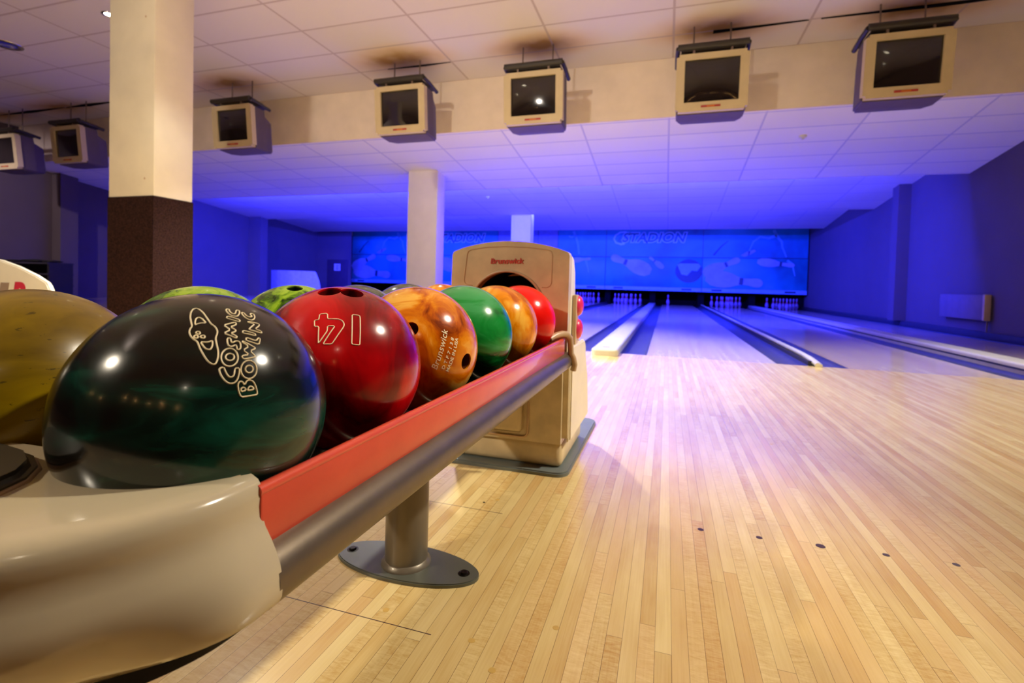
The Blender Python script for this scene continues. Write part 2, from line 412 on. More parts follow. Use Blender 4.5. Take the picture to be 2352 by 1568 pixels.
# ------------------------------------------------------------------ lanes, gutters, cappings
LY0, LY1 = 4.66, 19.3
lanes = [(-0.158, 0.906, 'pale maple lane running straight ahead to a single standing pin'),
         (1.442, 2.508, 'maple lane just right of the pink edged rail, ten pins at its end'),
         (3.22, 4.285, 'maple lane closest to the blue right wall'),
         (-1.937, -0.872, 'maple lane directly left of the wide ivory divider'),
         (-3.47, -2.405, 'sliver of maple lane left of the hood, second left of the wide ivory divider')]
for x0, x1, lb in lanes:
    b = MB(); b.box(x0, x1, LY0, LY1, -0.06, 0.0); tag(b.build('bowling_lane', M['lane']), lb, 'bowling lane', 'bowling lanes')
def gutter(x0, x1, lb):
    b = MB(); n = 10; w = x1-x0; P = []
    for i in range(n+1):
        a = PI*i/n; P.append((x0+w/2-w/2*math.cos(a)*0.96, -0.004-0.05*math.sin(a)))
    P = [(x0, -0.002), *P, (x1, -0.002), (x1, -0.075), (x0, -0.075)]
    b.prism(P, 'xz', LY0, LY1)
    tag(b.build('gutter', M['gutter']), lb, 'gutter', 'gutters beside the lanes')
gutter(-0.398, -0.160, 'slate blue gutter between the wide ivory divider and the central lane')
gutter(-0.870, -0.635, 'slate blue gutter on the left side of the wide ivory divider')
gutter(0.908, 1.150, 'slate blue gutter on the right side of the central lane')
gutter(1.200, 1.440, 'dark gutter to the right of the pink edged rail')
gutter(2.510, 2.745, 'dark gutter left of the long grey capping at the right')
gutter(2.985, 3.218, 'hidden gutter between the long grey capping and the last lane at right')
gutter(4.287, 4.42, 'narrow dark gutter at the foot of the right wall')
gutter(-2.170, -1.939, 'gutter on the left side of the lane beside the hood')
gutter(-2.403, -2.190, 'gutter right of the second lane to the left of the ivory divider')
gutter(-3.71, -3.472, 'gutter left of the leftmost visible lane')
# wide ivory divider with rounded nose
def divider(x0, x1, y0, y1, h, mat, lb, name='lane_divider', r=0.05):
    b = MB(); P = []
    for cx, sgn, a0 in ((x0+r, -1, 180), (x1-r, 1, 270)):
        for k in range(7):
            a = math.radians(a0+15*k); P.append((cx+r*math.cos(a), y0+r+r*math.sin(a)))
    P += [(x1, y1), (x0, y1)]
    b.prism(P, 'xy', -0.06, h)
    es = [e for e in b.bm.edges if all(abs(v.co.z-h) < 1e-6 for v in e.verts)]
    bmesh.ops.bevel(b.bm, geom=es, offset=min(0.022, h*0.45), segments=4, affect='EDGES', profile=0.5)
    o = b.build(name, mat); tag(o, lb, 'lane divider'); return o
o = divider(-0.635, -0.398, 4.42, 19.2, 0.062, M['cap'], 'wide ivory divider with rounded nose between two lanes')
MB().box(-0.55, -0.485, 4.56, 4.585, 0.060, 0.0635).build('vent_slot', M['darkcap'], o)
o = divider(2.747, 2.983, 4.66, 19.2, 0.085, M['capgrey'], 'long grey capping between the two rightmost lanes')
MB().box(2.742, 2.752, 4.7, 19.1, 0.03, 0.045).build('edge_groove', M['darkcap'], o)
o = MB().box(1.152, 1.198, 4.72, 19.2, -0.06, 0.035).build('lane_rail', M['darkcap'])
tag(o, 'narrow dark rail with ivory bumper tube and pink edge, ending in a bent ivory tip', 'lane rail')
MB().tube([(1.182, 19.0, 0.055), (1.182, 5.25, 0.055), (1.185, 5.0, 0.052), (1.19, 4.82, 0.040), (1.20, 4.70, 0.022), (1.20, 4.62, 0.016)], 0.020, n=10).build('bumper_tube', M['cap'], o)
MB().tube([(1.222, 19.0, 0.042), (1.222, 5.4, 0.042)], 0.012, n=8).build('pink_edge', M['pinkstrip'], o)
MB().tube([(1.222, 5.4, 0.042), (1.228, 4.95, 0.036), (1.232, 4.75, 0.02), (1.222, 4.62, 0.014)], 0.014, n=8).build('bumper_tip', M['cap'], o)
o = MB().box(4.425, 4.5, 4.66, 19.2, -0.06, 0.10, bev=0.008).build('wall_capping', M['darkcap'])
tag(o, 'dark capping strip along the bottom of the right wall', 'capping')
o = MB().box(-2.188, -2.172, 4.7, 19.2, -0.06, 0.05).build('lane_rail', M['darkcap'])
tag(o, 'low dark rail left of the lane beside the hood', 'lane rail')

# ------------------------------------------------------------------ pins
prof = [(0.0,0),(0.0258,0.0),(0.0359,0.019),(0.0496,0.057),(0.0573,0.0857),(0.0605,0.1143),(0.058,0.1492),(0.0472,0.184),(0.0326,0.219),(0.0249,0.238),(0.0228,0.254),(0.0234,0.268),(0.0245,0.276),(0.0266,0.298),(0.030,0.321),(0.0323,0.343),(0.030,0.360),(0.0215,0.374),(0.012,0.380),(0.0,0.381)]
mats_ = [0]*len(prof)
for i in (8, 9, 11): mats_[i] = 1
b = MB(); b.lathe(prof, n=20, mats=mats_)
pin0 = b.build('bowling_pin', [M['pinw'], M['pinr']]); used = False
def pin(x, y, lb, grp):
    global used
    o = pin0 if not used else pin0.copy()
    if used: COL.objects.link(o)
    used = True; o.location = (x, y, 0); tag(o, lb, 'bowling pin', grp)
pin(0.375-0.457+0.12, 18.92, 'lone bowling pin still standing at the end of the central lane', 'the lone pin')
for cx, lb, grp in ((1.975, 'white bowling pin with red neck in the full rack right of centre', 'pins on the lane right of centre'),
                    (3.75, 'dim bowling pin in the dark rack closest to the right wall', 'pins on the far right lane'),
                    (-1.405, 'white bowling pin in the rack left of the wide ivory divider', 'pins on the lane left of the divider'),
                    (-2.94, 'white bowling pin in the rack just right of the hood', 'pins on the leftmost visible lane')):
    for row in range(4):
        for k in range(row+1):
            pin(cx+(k-row/2)*0.3048, 18.13+row*0.264, lb, grp)
# pit dividers
for x, lb in ((-0.52, 'dark pit partition behind the wide ivory divider'), (1.175, 'dark pit partition right of the lone pin'), (2.865, 'dark pit partition behind the grey capping'),
              (4.4, 'dark pit partition beside the right wall'), (-2.18, 'dark pit partition between the two left pin racks'), (-3.72, 'dark pit partition hidden behind the hood')):
    o = MB().box(x-0.10, x+0.10 if x < 4 else x+0.09, 19.22, 20.19, -0.1, 0.8).build('pit_partition', M['pit']); tag(o, lb, 'partition', 'pit partitions')

# ------------------------------------------------------------------ mural (masking units)
def pin_outline(L, fat=1.0):
    pr = [(0,.42),(.02,.5),(.1,.86),(.22,1.0),(.34,1.0),(.46,.82),(.57,.52),(.65,.40),(.70,.38),(.76,.42),(.84,.50),(.90,.53),(.95,.46),(.985,.30),(1.0,.0)]
    R = L*0.165*fat
    up = [(x*L-L/2, r*R) for x, r in pr]; return up+[(x, -y) for x, y in reversed(up[:-1])]
def flat(name, pts, x, y, z, ang, mat, parent, d=0.006, lift=0.0, sx=1):
    ca, sa = math.cos(ang), math.sin(ang)
    P = [(x+(px*ca-pz*sa)*sx, z+px*sa+pz*ca) for px, pz in pts]
    b = MB(); b.prism(P, 'xz', y-d-lift, y-lift+0.001)
    return b.build(name, mat, parent)
def ribbon(pts, w0, w1):
    n = len(pts); L = []; R_ = []
    for i, p in enumerate(pts):
        a = Vector(pts[max(i-1, 0)]); c = Vector(pts[min(i+1, n-1)]); d = (c-a).normalized(); nn = Vector((-d.y, d.x)); w = w0+(w1-w0)*i/(n-1)
        L.append((p[0]+nn.x*w, p[1]+nn.y*w)); R_.append((p[0]-nn.x*w, p[1]-nn.y*w))
    return L+R_[::-1]
YM = 18.8
def panel(x0, x1, lb, blank=False):
    e = empty('mural_panel', ((x0+x1)/2, YM, 0.52)); tag(e, lb, 'mural', 'mural panels above the pins')
    cx = (x0+x1)/2
    def fix(o):
        o.location = (-cx, -YM, -0.52); return o
    m = M['blank'] if blank else M['mural']
    fix(MB().box(x0+0.019, x1-0.001, YM, YM+0.06, 1.75, 2.80).build('upper_board', m, e))
    if not blank:
        fix(MB().box(x0+0.019, x1-0.001, YM-0.03, YM+0.05, 0.66, 1.725, bev=0.006).build('lower_board', m, e))
        fix(MB().box(x0+0.019, x1-0.001, YM-0.04, YM+0.05, 0.52, 0.655).build('bottom_band', M['band'], e))
        fix(MB().box(x0+0.001, x1-0.001, YM+0.005, YM+0.055, 1.728, 1.747).build('seam_strip', M['printd'], e))
        for xx in (x0+0.12, x1-0.12):
            sg = 1 if xx < cx else -1
            fix(flat('number_oval', [(0.09*math.cos(a*PI/8), 0.045*math.sin(a*PI/8)) for a in range(16)], xx, YM-0.04, 0.588, 0, M['print'], e))
            fix(flat('number_plate', [(-0.17,-0.03),(0.17,-0.03),(0.17,0.035),(-0.17,0.035)], xx+sg*0.38, YM-0.04, 0.585, 0, M['printd'], e))
    else:
        fix(MB().box(x0+0.019, x1-0.001, YM, YM+0.06, 0.52, 1.74).build('lower_board', m, e))
    fix(MB().box(x0+0.001, x0+0.018, YM-0.005, YM+0.06, 0.52, 2.80).build('side_seam', M['printd'], e))
    return e, fix
K = 0.00459   # metres per traced unit
def art_pins(x0, e, fix):      # storm, three flying pins
    def P(x, y): return (x0+(x-1390)*K, 2.72-(y-95)*K)
    cnt = [0]
    def pin_at(xa, ya, xb, yb, fat, yy=YM-0.03):
        cnt[0] += 1; yy -= 0.007*cnt[0]
        a = Vector(P(xa, ya)); c = Vector(P(xb, yb)); d = c-a; m = (a+c)/2
        fix(flat('printed_pin', pin_outline(d.length, fat), m.x, yy, m.y, math.atan2(d.y, d.x), M['print'], e))
        q = a+d*0.63; s = d.length*0.035
        fix(flat('printed_neck_band', [(-s,-s*1.9),(s,-s*1.9),(s,s*1.9),(-s,s*1.9)], q.x, yy-0.006, q.y, math.atan2(d.y, d.x), M['printd'], e, d=0.003))
    pin_at(1400, 435, 1655, 318, 1.0)
    pin_at(1775, 335, 2025, 362, 0.75)
    pin_at(1418, 462, 1818, 500, 0.95)
    a = [P(*q) for q in [(1660,290),(1700,262),(1755,245),(1765,258),(1720,288),(1690,300)]]
    fix(flat('printed_pin_head', a, 0, YM, 0, 0, M['print'], e))
    fix(flat('printed_lightning', ribbon([P(*q) for q in [(1880,100),(1905,150),(1935,185),(1940,225),(1970,300)]], 0.05, 0.02), 0, YM, 0, 0, M['print2'], e))
    fix(flat('printed_lightning', ribbon([P(*q) for q in [(1900,140),(1850,160),(1790,150),(1745,185),(1720,250),(1715,290)]], 0.05, 0.015), 0, YM, 0, 0, M['print2'], e))
    fix(flat('printed_lightning', ribbon([P(*q) for q in [(1975,325),(2010,350),(2020,400),(2030,440)]], 0.04, 0.012), 0, YM-0.03, 0, 0, M['print2'], e))
    fix(flat('printed_streak', ribbon([P(*q) for q in [(1470,290),(1520,225),(1570,180)]], 0.03, 0.012), 0, YM, 0, 0, M['printd'], e))
def art_logo(x0, e, fix):      # lettering, ball, two pins
    def P(x, y): return (x0+(x-640)*K, 2.72-(y-95)*K)
    for nm, mt, off, dz in (('lettering_outline', M['letter'], 0.045, 0.0), ('lettering', M['letterin'], 0.012, 0.006)):
        me = text_mesh('STADION', size=0.48, extrude=0.003, shear=0.25, offset=off, spacing=1.06)
        x, z = P(765, 187)
        me.transform(Matrix.Translation((x, YM-0.004-dz, z)) @ Matrix.Rotation(PI/2, 4, 'X') @ Matrix.Diagonal((1.02, 0.95, 1, 1)))
        me.materials.clear(); me.materials.append(mt); o = bpy.data.objects.new(nm, me); COL.objects.link(o); o.parent = e; fix(o)
    fix(flat('logo_swoosh', ribbon([P(*q) for q in [(800,108),(750,112),(715,135),(703,165),(720,195),(760,207),(790,200)]], 0.02, 0.04), 0, YM, 0, 0, M['letter'], e))
    fix(flat('logo_swoosh_tail', ribbon([P(*q) for q in [(755,150),(738,180),(765,188)]], 0.02, 0.03), 0, YM, 0, 0, M['letterin'], e, lift=0.002))
    def pin_at(xa, ya, xb, yb, fat):
        a = Vector(P(xa, ya)); c = Vector(P(xb, yb)); d = c-a; m = (a+c)/2
        fix(flat('printed_pin', pin_outline(d.length, fat), m.x, YM-0.03, m.y, math.atan2(d.y, d.x), M['print'], e))
        q = a+d*0.63; s = d.length*0.035
        fix(flat('printed_neck_band', [(-s,-s*1.9),(s,-s*1.9),(s,s*1.9),(-s,s*1.9)], q.x, YM-0.036, q.y, math.atan2(d.y, d.x), M['printd'], e, d=0.003))
    pin_at(1000, 425, 685, 308, 1.05)
    pin_at(1095, 395, 985, 308, 0.95)
    x, z = P(1285, 415)
    fix(flat('printed_ball', [(0.46*math.cos(a*PI/16), 0.42*math.sin(a*PI/16)) for a in range(32)], x, YM-0.03, z, 0, M['printd'], e))
    fix(flat('printed_ball_shine', [(-0.40,0.22),(-0.25,-0.12),(-0.05,-0.16),(0.1,0.02),(0.28,0.0),(0.40,0.18),(0.32,0.27),(-0.30,0.27)], x, YM-0.036, z, 0, M['band'], e, d=0.003))
e, fx = panel(1.15, 4.46, 'storm mural panel with three flying pins at the right end, beside the wall'); art_pins(1.15, e, fx)
e, fx = panel(-2.25, 1.15, 'mural panel with blue lettering, ball and two pins above the lone pin'); art_logo(-2.25, e, fx)
e, fx = panel(-4.10, -2.25, 'narrow mural panel with a pale lightning bolt just right of the hood')
def P3(x, y): return (-2.25+(x-640)*K, 2.72-(y-95)*K)
fx(flat('printed_lightning', ribbon([P3(*q) for q in [(370,100),(395,160),(410,210),(420,290)]], 0.05, 0.03), 0, YM, 0, 0, M['print2'], e))
fx(flat('printed_lightning', ribbon([P3(*q) for q in [(330,140),(350,150),(390,140)]], 0.04, 0.02), 0, YM, 0, 0, M['print2'], e))
fx(flat('printed_pin', pin_outline(0.75, 0.8), P3(440,335)[0], YM-0.03, P3(440,335)[1], 0.1, M['print'], e))
fx(flat('printed_lightning', ribbon([P3(*q) for q in [(480,340),(495,390),(505,440)]], 0.04, 0.012), 0, YM-0.03, 0, 0, M['print2'], e))
panel(-4.89, -4.10, 'narrow plain blue panel right of the far white column', True)
panel(-6.55, -4.89, 'plain lilac blue panel behind the far white column', True)
e, fx = panel(-9.95, -6.55, 'mural panel with blue lettering just right of the nearer white column'); art_logo(-9.95, e, fx)
e, fx = panel(-13.36, -9.95, 'storm mural panel with flying pins left of the nearer white column'); art_pins(-13.36, e, fx)
# ------------------------------------------------------------------ right wall radiator, left side furniture
o = MB().box(4.40, 4.47, 8.95, 10.15, 0.27, 0.645, bev=0.01).build('radiator', M['radiator'])
tag(o, 'flat pale radiator low on the blue right wall', 'radiator')
MB().box(4.395, 4.48, 8.90, 8.95, 0.265, 0.65, bev=0.01).build('end_panel', M['trim'], o)
MB().cyl((4.45, 8.93, 0.0), (4.45, 8.93, 0.28), 0.012, 12).build('pipe', M['radiator'], o)
d = MB().box(-13.70, -12.70, 17.57, 17.602, 0, 1.44, bev=0.004).build('door_1', M['door']); struct(d)
nt = MB().box(-13.34, -13.05, 17.555, 17.572, 0.98, 1.26).build('notice', M['paper'], d)
for z in (1.18, 1.10, 1.04): MB().box(-13.27, -13.12, 17.553, 17.556, z-0.015, z+0.012).build('printed_line', M['ink'], nt)
b = MB(); b.prism([(-14.18, 0), (-11.95, 0), (-12.08, 0.55), (-12.22, 0.84), (-12.28, 0.88), (-14.18, 0.90)], 'xz', 15.0, 15.06)
tag(b.build('white_board', M['board'], None, 20), 'low white board with slanted right edge below the far left wall', 'board')
r_ = empty('storage_rack', (-12.3, 6.6, 0)); tag(r_, 'black shelf unit standing by the left wall behind the neighbouring hood', 'shelf')
for x in (-0.95, 0.95): MB().box(x-0.03, x+0.03, -0.2, 0.2, 0, 0.78).build('upright', M['shelf'], r_)
for z in (0.12, 0.34, 0.56, 0.77): MB().box(-0.97, 0.97, -0.22, 0.22, z-0.015, z+0.015).build('shelf', M['darkcap'], r_)
MB().box(-0.92, 0.92, 0.19, 0.2, 0.05, 0.76).build('back_panel', M['shelf'], r_)
def bag(x, w, hh, lb):
    b = MB(); bmesh.ops.create_icosphere(b.bm, subdivisions=3, radius=1)
    for v in b.bm.verts:
        k = 1+0.16*math.sin(v.co.x*5+x)*math.cos(v.co.y*4)
        v.co = Vector((v.co.x*w*k, v.co.y*0.16, max(-0.8, v.co.z)*hh*k))
    o = b.build('folded_bag', M['rubber'], None, 80, (x, 6.6, 0.788+0.95*hh)); tag(o, lb, 'bag')
bag(-12.80, 0.28, 0.028, 'flat dark bag on the left part of the black shelf unit')
bag(-12.12, 0.30, 0.034, 'lumpy dark bag in the middle of the black shelf unit')
bag(-11.56, 0.13, 0.024, 'small dark bag on the right end of the black shelf unit')
# neighbouring ball return: only its domed top shows above the olive ball
pr = [(-4.063,0.0),(-4.063,0.479),(-4.085,0.515),(-4.104,0.538),(-4.217,0.584),(-4.403,0.642),(-4.595,0.686),(-4.80,0.712),(-5.02,0.712),(-5.22,0.686),(-5.41,0.642),(-5.6,0.584),(-5.71,0.538),(-5.75,0.479),(-5.75,0.0)]
b = MB(); b.prism(pr, 'xz', 2.30, 2.335)
es = [e for e in b.bm.edges if abs(e.verts[0].co.y-e.verts[1].co.y) < 1e-6 and e.verts[0].co.z > 0.01 and e.verts[1].co.z > 0.01]
bmesh.ops.bevel(b.bm, geom=es, offset=0.008, segments=3, affect='EDGES')
nh = b.build('ball_return_hood', M['hoodside'], None, 40)
tag(nh, 'domed beige console with red letter at the far left edge', 'ball return hood')
Rx = Matrix.Rotation(PI/2, 4, 'X')
text_obj('red_letter', 'R', Matrix.Translation((-4.47, 2.2985, 0.355)) @ Rx, M['crimson'], nh, size=0.245, extrude=0.002, shear=0.22, offset=0.012)
MB().prism([(-4.62,0.37),(-4.53,0.37),(-4.49,0.525),(-4.58,0.525)], 'xz', 2.296, 2.301).build('grey_letter_stroke', M['grey_text'], nh)

# ------------------------------------------------------------------ ceiling fittings
def detector(x, y, z, lb):
    b = MB(); b.lathe([(0.0,-0.048),(0.02,-0.047),(0.028,-0.03),(0.05,-0.022),(0.056,0.0)], n=20)
    tag(b.build('smoke_detector', M['cap'], None, 50, (x, y, z)), lb, 'smoke detector')
detector(1.744, 7.895, 2.806, 'small round smoke detector on the lilac ceiling at right')
detector(-4.356, 11.669, 2.784, 'tiny smoke detector on the blue ceiling between the two white columns')
def lamp(x, y, z, lb, energy, col, size=0.09, spot=140, blend=0.6, lens='lampglass', r=0.075, tilt=None, aim=None):
    o = empty('ceiling_spotlight', (x, y, z)); tag(o, lb, 'spotlight')
    b = MB(); b.lathe([(r*0.72,-0.002),(r*0.78,-0.008),(r,-0.006),(r*1.02,0.0)], n=28); b.build('trim_ring', M['chrome'], o)
    b = MB(); b.lathe([(0,-0.004),(r*0.5,-0.004),(r*0.72,-0.001)], n=24); b.build('lens', M[lens], o)
    if energy:
        L = bpy.data.lights.new('spot_beam', 'SPOT'); L.energy = energy; L.color = col; L.shadow_soft_size = size
        L.spot_size = math.radians(spot); L.spot_blend = blend
        lo = bpy.data.objects.new('spot_beam', L); COL.objects.link(lo); lo.parent = o; lo.location = (0, 0, -0.07)
        if tilt: lo.rotation_euler = tilt
        if aim: lo.rotation_euler = (Vector(aim)-Vector((x, y, z-0.07))).to_track_quat('-Z', 'Y').to_euler()
    return o
EXPO = 0.0
WARM = (1.0, 0.84, 0.62); SOFT = (1.0, 0.92, 0.80)
lamp(-6.47, 4.25, 3.70, 'small lit ceiling spotlight just left of the cream column', 300, SOFT, spot=120, blend=0.4)
lamp(-8.75, 4.45, 3.70, 'unlit recessed spotlight with blue glass at the upper left edge', 0, WARM, lens='bluelens', r=0.17)
lamp(-2.4, 4.6, 3.70, 'ceiling spotlight out of frame above the rack', 1500, (1.0, 0.99, 0.94), spot=103, blend=0.45)
lamp(-3.4, 3.3, 3.70, 'ceiling spotlight out of frame beside the cream column', 115, (1.0, 1.0, 0.94), spot=104, blend=0.35)
lamp(-10.5, 2.4, 3.70, 'added fill spotlight out of frame, brightening the far left wall', 700, (1.0, 0.84, 0.90), spot=60, blend=0.8, aim=(-13.4, 6.6, 1.0))  # unseen fill lamp, added to lift the left wall
lamp(2.4, 4.0, 3.70, 'ceiling spotlight out of frame at the right', 700, (1.0, 0.97, 0.90), spot=98, blend=0.7)
lamp(-6.0, 1.9, 3.70, 'ceiling spotlight out of frame left of the rack', 35, (1.0, 0.72, 0.42), spot=124, blend=0.4)
lamp(2.5, 2.1, 3.70, 'ceiling spotlight out of frame above the start of the approach', 860, (1.0, 0.90, 0.72), spot=39, blend=1.0, aim=(-0.75, 1.1, 0))
lamp(-2.95, -1.7, 3.70, 'ceiling spotlight out of frame behind the rack nose', 820, (1.0, 0.88, 0.74), size=0.16, spot=84, blend=0.7, r=0.045, aim=(-3.4, 6.0, 1.6))
lamp(-3.8, -2.6, 3.70, 'added fill spotlight out of frame further behind the rack nose', 620, (1.0, 0.86, 0.66), size=0.10, spot=50, blend=0.9, r=0.045, aim=(-0.3, 1.2, 0.2))  # extra fill, added to light the floor by the rack and the hood front
lamp(4.6, -3.3, 3.70, 'ceiling spotlight out of frame behind right', 50, WARM, spot=150)
lamp(2.3, -3.6, 3.70, 'ceiling spotlight out of frame far behind', 20, WARM, spot=150)
def area(name, loc, sx, sy, rot, energy, col):
    L = bpy.data.lights.new(name, 'AREA'); L.shape = 'RECTANGLE'; L.size = sx; L.size_y = sy; L.energy = energy; L.color = col
    o = bpy.data.objects.new(name, L); COL.objects.link(o); o.location = loc; o.rotation_euler = rot; return o
BLUE = (0.022, 0.028, 1.0)
# rows of ultraviolet tubes fixed to the back of every ceiling step, facing the pins
for i, (y, z, e, a) in enumerate(((9.72, 2.72, 3800, 55), (13.52, 2.70, 1500, 88), (17.37, 2.72, 100, 90))):
    area('uv_tube_light', (-4.5, y, z), 14.4, 0.10, (math.radians(a), 0, 0), e, BLUE)
w = bpy.data.worlds.new('w'); scn.world = w; w.use_nodes = True
w.node_tree.nodes['Background'].inputs[0].default_value = (0.5, 0.32, 0.25, 1); w.node_tree.nodes['Background'].inputs[1].default_value = 0.15


for i in range(9):      # warm bulbs in the hall behind, seen only as reflections
    b = MB(); b.lathe([(0,-0.035),(0.022,-0.028),(0.032,0.0),(0.022,0.028),(0.010,0.045),(0.010,0.07),(0,0.07)], n=16)
    o = b.build('hanging_bulb', M['bulb'], None, 60, ((-1.5, -0.7, 0.4, 1.1, 1.5, 2.6, 3.1, -4.0, -5.2)[i], (-4.5, -4.6, -5.4, -4.4, -5.3, -4.8, -5.6, -5.0, -4.6)[i], (2.35, 2.3, 2.5, 2.3, 2.45, 2.3, 2.4, 2.3, 2.4)[i]))
    MB().cyl((0,0,0.07), (0,0,3.7-o.location.z), 0.004, 8).build('cable', M['bracket'], o)
    tag(o, 'small warm bulb hanging in the hall behind, mirrored in the dark screens and balls', 'light bulb', 'bulbs in the hall behind')

# ------------------------------------------------------------------ monitors
def make_monitor():
    e = empty('monitor')
    W, H = 0.385, 0.64
    T = Matrix.Rotation(math.radians(5.5), 4, 'X')
    b = MB()
    def ring(hw, z0, z1, y): return [(-hw, y, z0), (hw, y, z0), (hw, y, z1), (-hw, y, z1)]
    # bezel: frame with opening
    out = [(-W,0),(W,0),(W,H),(-W,H)]; inn = [(-0.292,0.105),(0.292,0.105),(0.292,0.575),(-0.292,0.575)]
    vs = []
    for y, pts in ((0.0, out), (0.0, inn), (0.03, inn)):
        vs.append([b.bm.verts.new((p[0], y, p[1])) for p in pts])
    bk = [b.bm.verts.new((p[0]*1.0, 0.085, p[1])) for p in out]
    fs = []
    for i in range(4):
        j = (i+1) % 4
        fs += [b.bm.faces.new((vs[0][i], vs[0][j], vs[1][j], vs[1][i])), b.bm.faces.new((vs[1][i], vs[1][j], vs[2][j], vs[2][i])), b.bm.faces.new((vs[0][j], vs[0][i], bk[i], bk[j]))]
    fs.append(b.bm.faces.new(bk)); fs.append(b.bm.faces.new(vs[2]))
    bmesh.ops.recalc_face_normals(b.bm, faces=fs)
    corner = [x for x in b.bm.edges if abs(abs(x.verts[0].co.x)-W) < 1e-5 and abs(abs(x.verts[1].co.x)-W) < 1e-5 and abs(x.verts[0].co.y-x.verts[1].co.y) > 0.05]
    bmesh.ops.bevel(b.bm, geom=corner, offset=0.03, segments=4, affect='EDGES')
    b.bm.transform(T); b.build('bezel', M['tvbezel'], e)
    # slightly domed tube
    b = MB(); nx, nz = 12, 10; g = []
    for i in range(nx+1):
        for k in range(nz+1):
            u, v = i/nx*2-1, k/nz*2-1
            g.append(b.bm.verts.new((u*0.293, 0.029-0.024*(1-u*u)*(1-v*v)**0.5*0.9-0.004*(1-v*v), 0.34+v*0.236)))
    for i in range(nx):
        for k in range(nz):
            a = i*(nz+1)+k; b.bm.faces.new((g[a], g[a+nz+1], g[a+nz+2], g[a+1]))
    bmesh.ops.recalc_face_normals(b.bm, faces=b.bm.faces[:])
    b.bm.transform(T); b.build('screen', M['tvtube'], e, 80)
    # cabinet
    b = MB(); rings = [(0.085, 0.375, -0.012, 0.632), (0.30, 0.372, -0.045, 0.60), (0.315, 0.365, -0.045, 0.51), (0.46, 0.33, -0.04, 0.44), (0.50, 0.27, 0.03, 0.38)]
    R_ = [[b.bm.verts.new(p) for p in ring(hw, z0, z1, y)] for y, hw, z0, z1 in rings]; fs = []
    for a, c in zip(R_, R_[1:]):
        for i in range(4): fs.append(b.bm.faces.new((a[i], a[(i+1) % 4], c[(i+1) % 4], c[i])))
    fs += [b.bm.faces.new(R_[0]), b.bm.faces.new(R_[-1])]; bmesh.ops.recalc_face_normals(b.bm, faces=fs)
    bmesh.ops.bevel(b.bm, geom=[x for x in b.bm.edges if abs(x.verts[0].co.y-x.verts[1].co.y) > 0.01], offset=0.018, segments=3, affect='EDGES')
    b.bm.transform(T); b.build('cabinet', M['tvcab'], e)
    s = MB().box(-0.105, 0.105, -0.006, 0.002, 0.042, 0.064, bev=0.003); s.bm.transform(T); s = s.build('label_strip', M['tvred'], e)
    q = MB().box(-0.042, 0.042, -0.0085, -0.004, 0.046, 0.060); q.bm.transform(T); q.build('amber_mark', M['tvyel'], s)
    # hanging bracket: padded bar in front, arms to the rear, rods to the ceiling
    br = MB().tube([(-0.375,-0.06,0.715),(0.375,-0.06,0.715)], 0.036, n=14).build('bracket_bar', M['bracket'], e)
    for sx in (-1, 1):
        MB().tube([(sx*0.372,-0.05,0.712),(sx*0.378,0.12,0.69),(sx*0.378,0.34,0.655)], 0.026, n=10).build('bracket_arm', M['bracket'], e)
        MB().box(sx*0.2-0.012, sx*0.2+0.012, -0.055, 0.10, 0.628, 0.70).build('mounting_lug', M['rod'], e)
    MB().box(-0.34, 0.34, -0.05, 0.34, 0.672, 0.690).build('top_plate', M['bracket'], e)
    for x in (-0.2, 0.2):
        MB().cyl((x, 0.16, 0.69), (x, 0.16, 1.04), 0.009, 10).build('hanging_rod', M['rod'], e)
        MB().lathe([(0.014,0),(0.018,0.012),(0.010,0.03)], o=(x, 0.16, 0.69), n=12).build('rod_nut', M['trim'], e)
    return e
mon0 = make_monitor(); first = True
for x, dz, rz, lb in ((-6.54, -0.03, 0, 'boxy monitor hanging just right of the brown and cream column'),
                  (-12.04, -0.13, 0, 'boxy monitor at the far left edge, cut off by the photo border'),
                  (-10.30, -0.09, 0, 'boxy monitor immediately left of the cream column'),
                  (-3.60, 0, 0, 'boxy monitor above the nearer white column'),
                  (-1.70, 0, 0, 'boxy monitor hanging above the ball return hood'),
                  (0.40, 0, 0, 'boxy monitor facing straight on, second from the right'),
                  (2.27, 0, 0, 'rightmost monitor hanging near the top right corner')):
    m_ = mon0 if first else copy_tree(mon0)
    first = False
    m_.location = (x, 6.10, 2.655+dz); m_.rotation_euler = (0, 0, rz); tag(m_, lb, 'monitor', 'monitors hanging before the bulkhead')
    if dz:      # longer rods reach the same ceiling
        for ch in [k for k in bpy.data.objects if k.parent == m_ and k.name.startswith('hanging_rod')]:
            ch.data = ch.data.copy()
            for v in ch.data.vertices:
                if v.co.z > 0.9: v.co.z -= dz
# lifted tile edges above some monitors: dark wedge shaped gaps
def gap(pts, lb):
    b = MB(); b.prism(pts, 'xy', 3.690, 3.702); tag(b.build('ceiling_gap', M['black']), lb, 'gap')
gap([(0.42,6.395),(1.40,6.40),(1.43,6.412),(0.42,6.46)], 'dark gap under a lifted ceiling tile above the second monitor from the right')
gap([(1.55,6.40),(2.7,6.385),(3.6,6.405),(2.7,6.45),(1.55,6.412)], 'dark gap under a lifted ceiling tile above the rightmost monitor')
gap([(-4.0,6.40),(-3.4,6.392),(-3.0,6.404),(-3.4,6.43)], 'thin dark gap above the monitor near the white column')
gap([(-12.8,6.40),(-11.9,6.36),(-10.9,6.40),(-11.9,6.46)], 'dark gap in the ceiling above the far left monitor')
gap([(-10.9,6.41),(-10.3,6.36),(-9.4,6.40),(-10.3,6.46)], 'dark gap in the ceiling above the monitor left of the column')

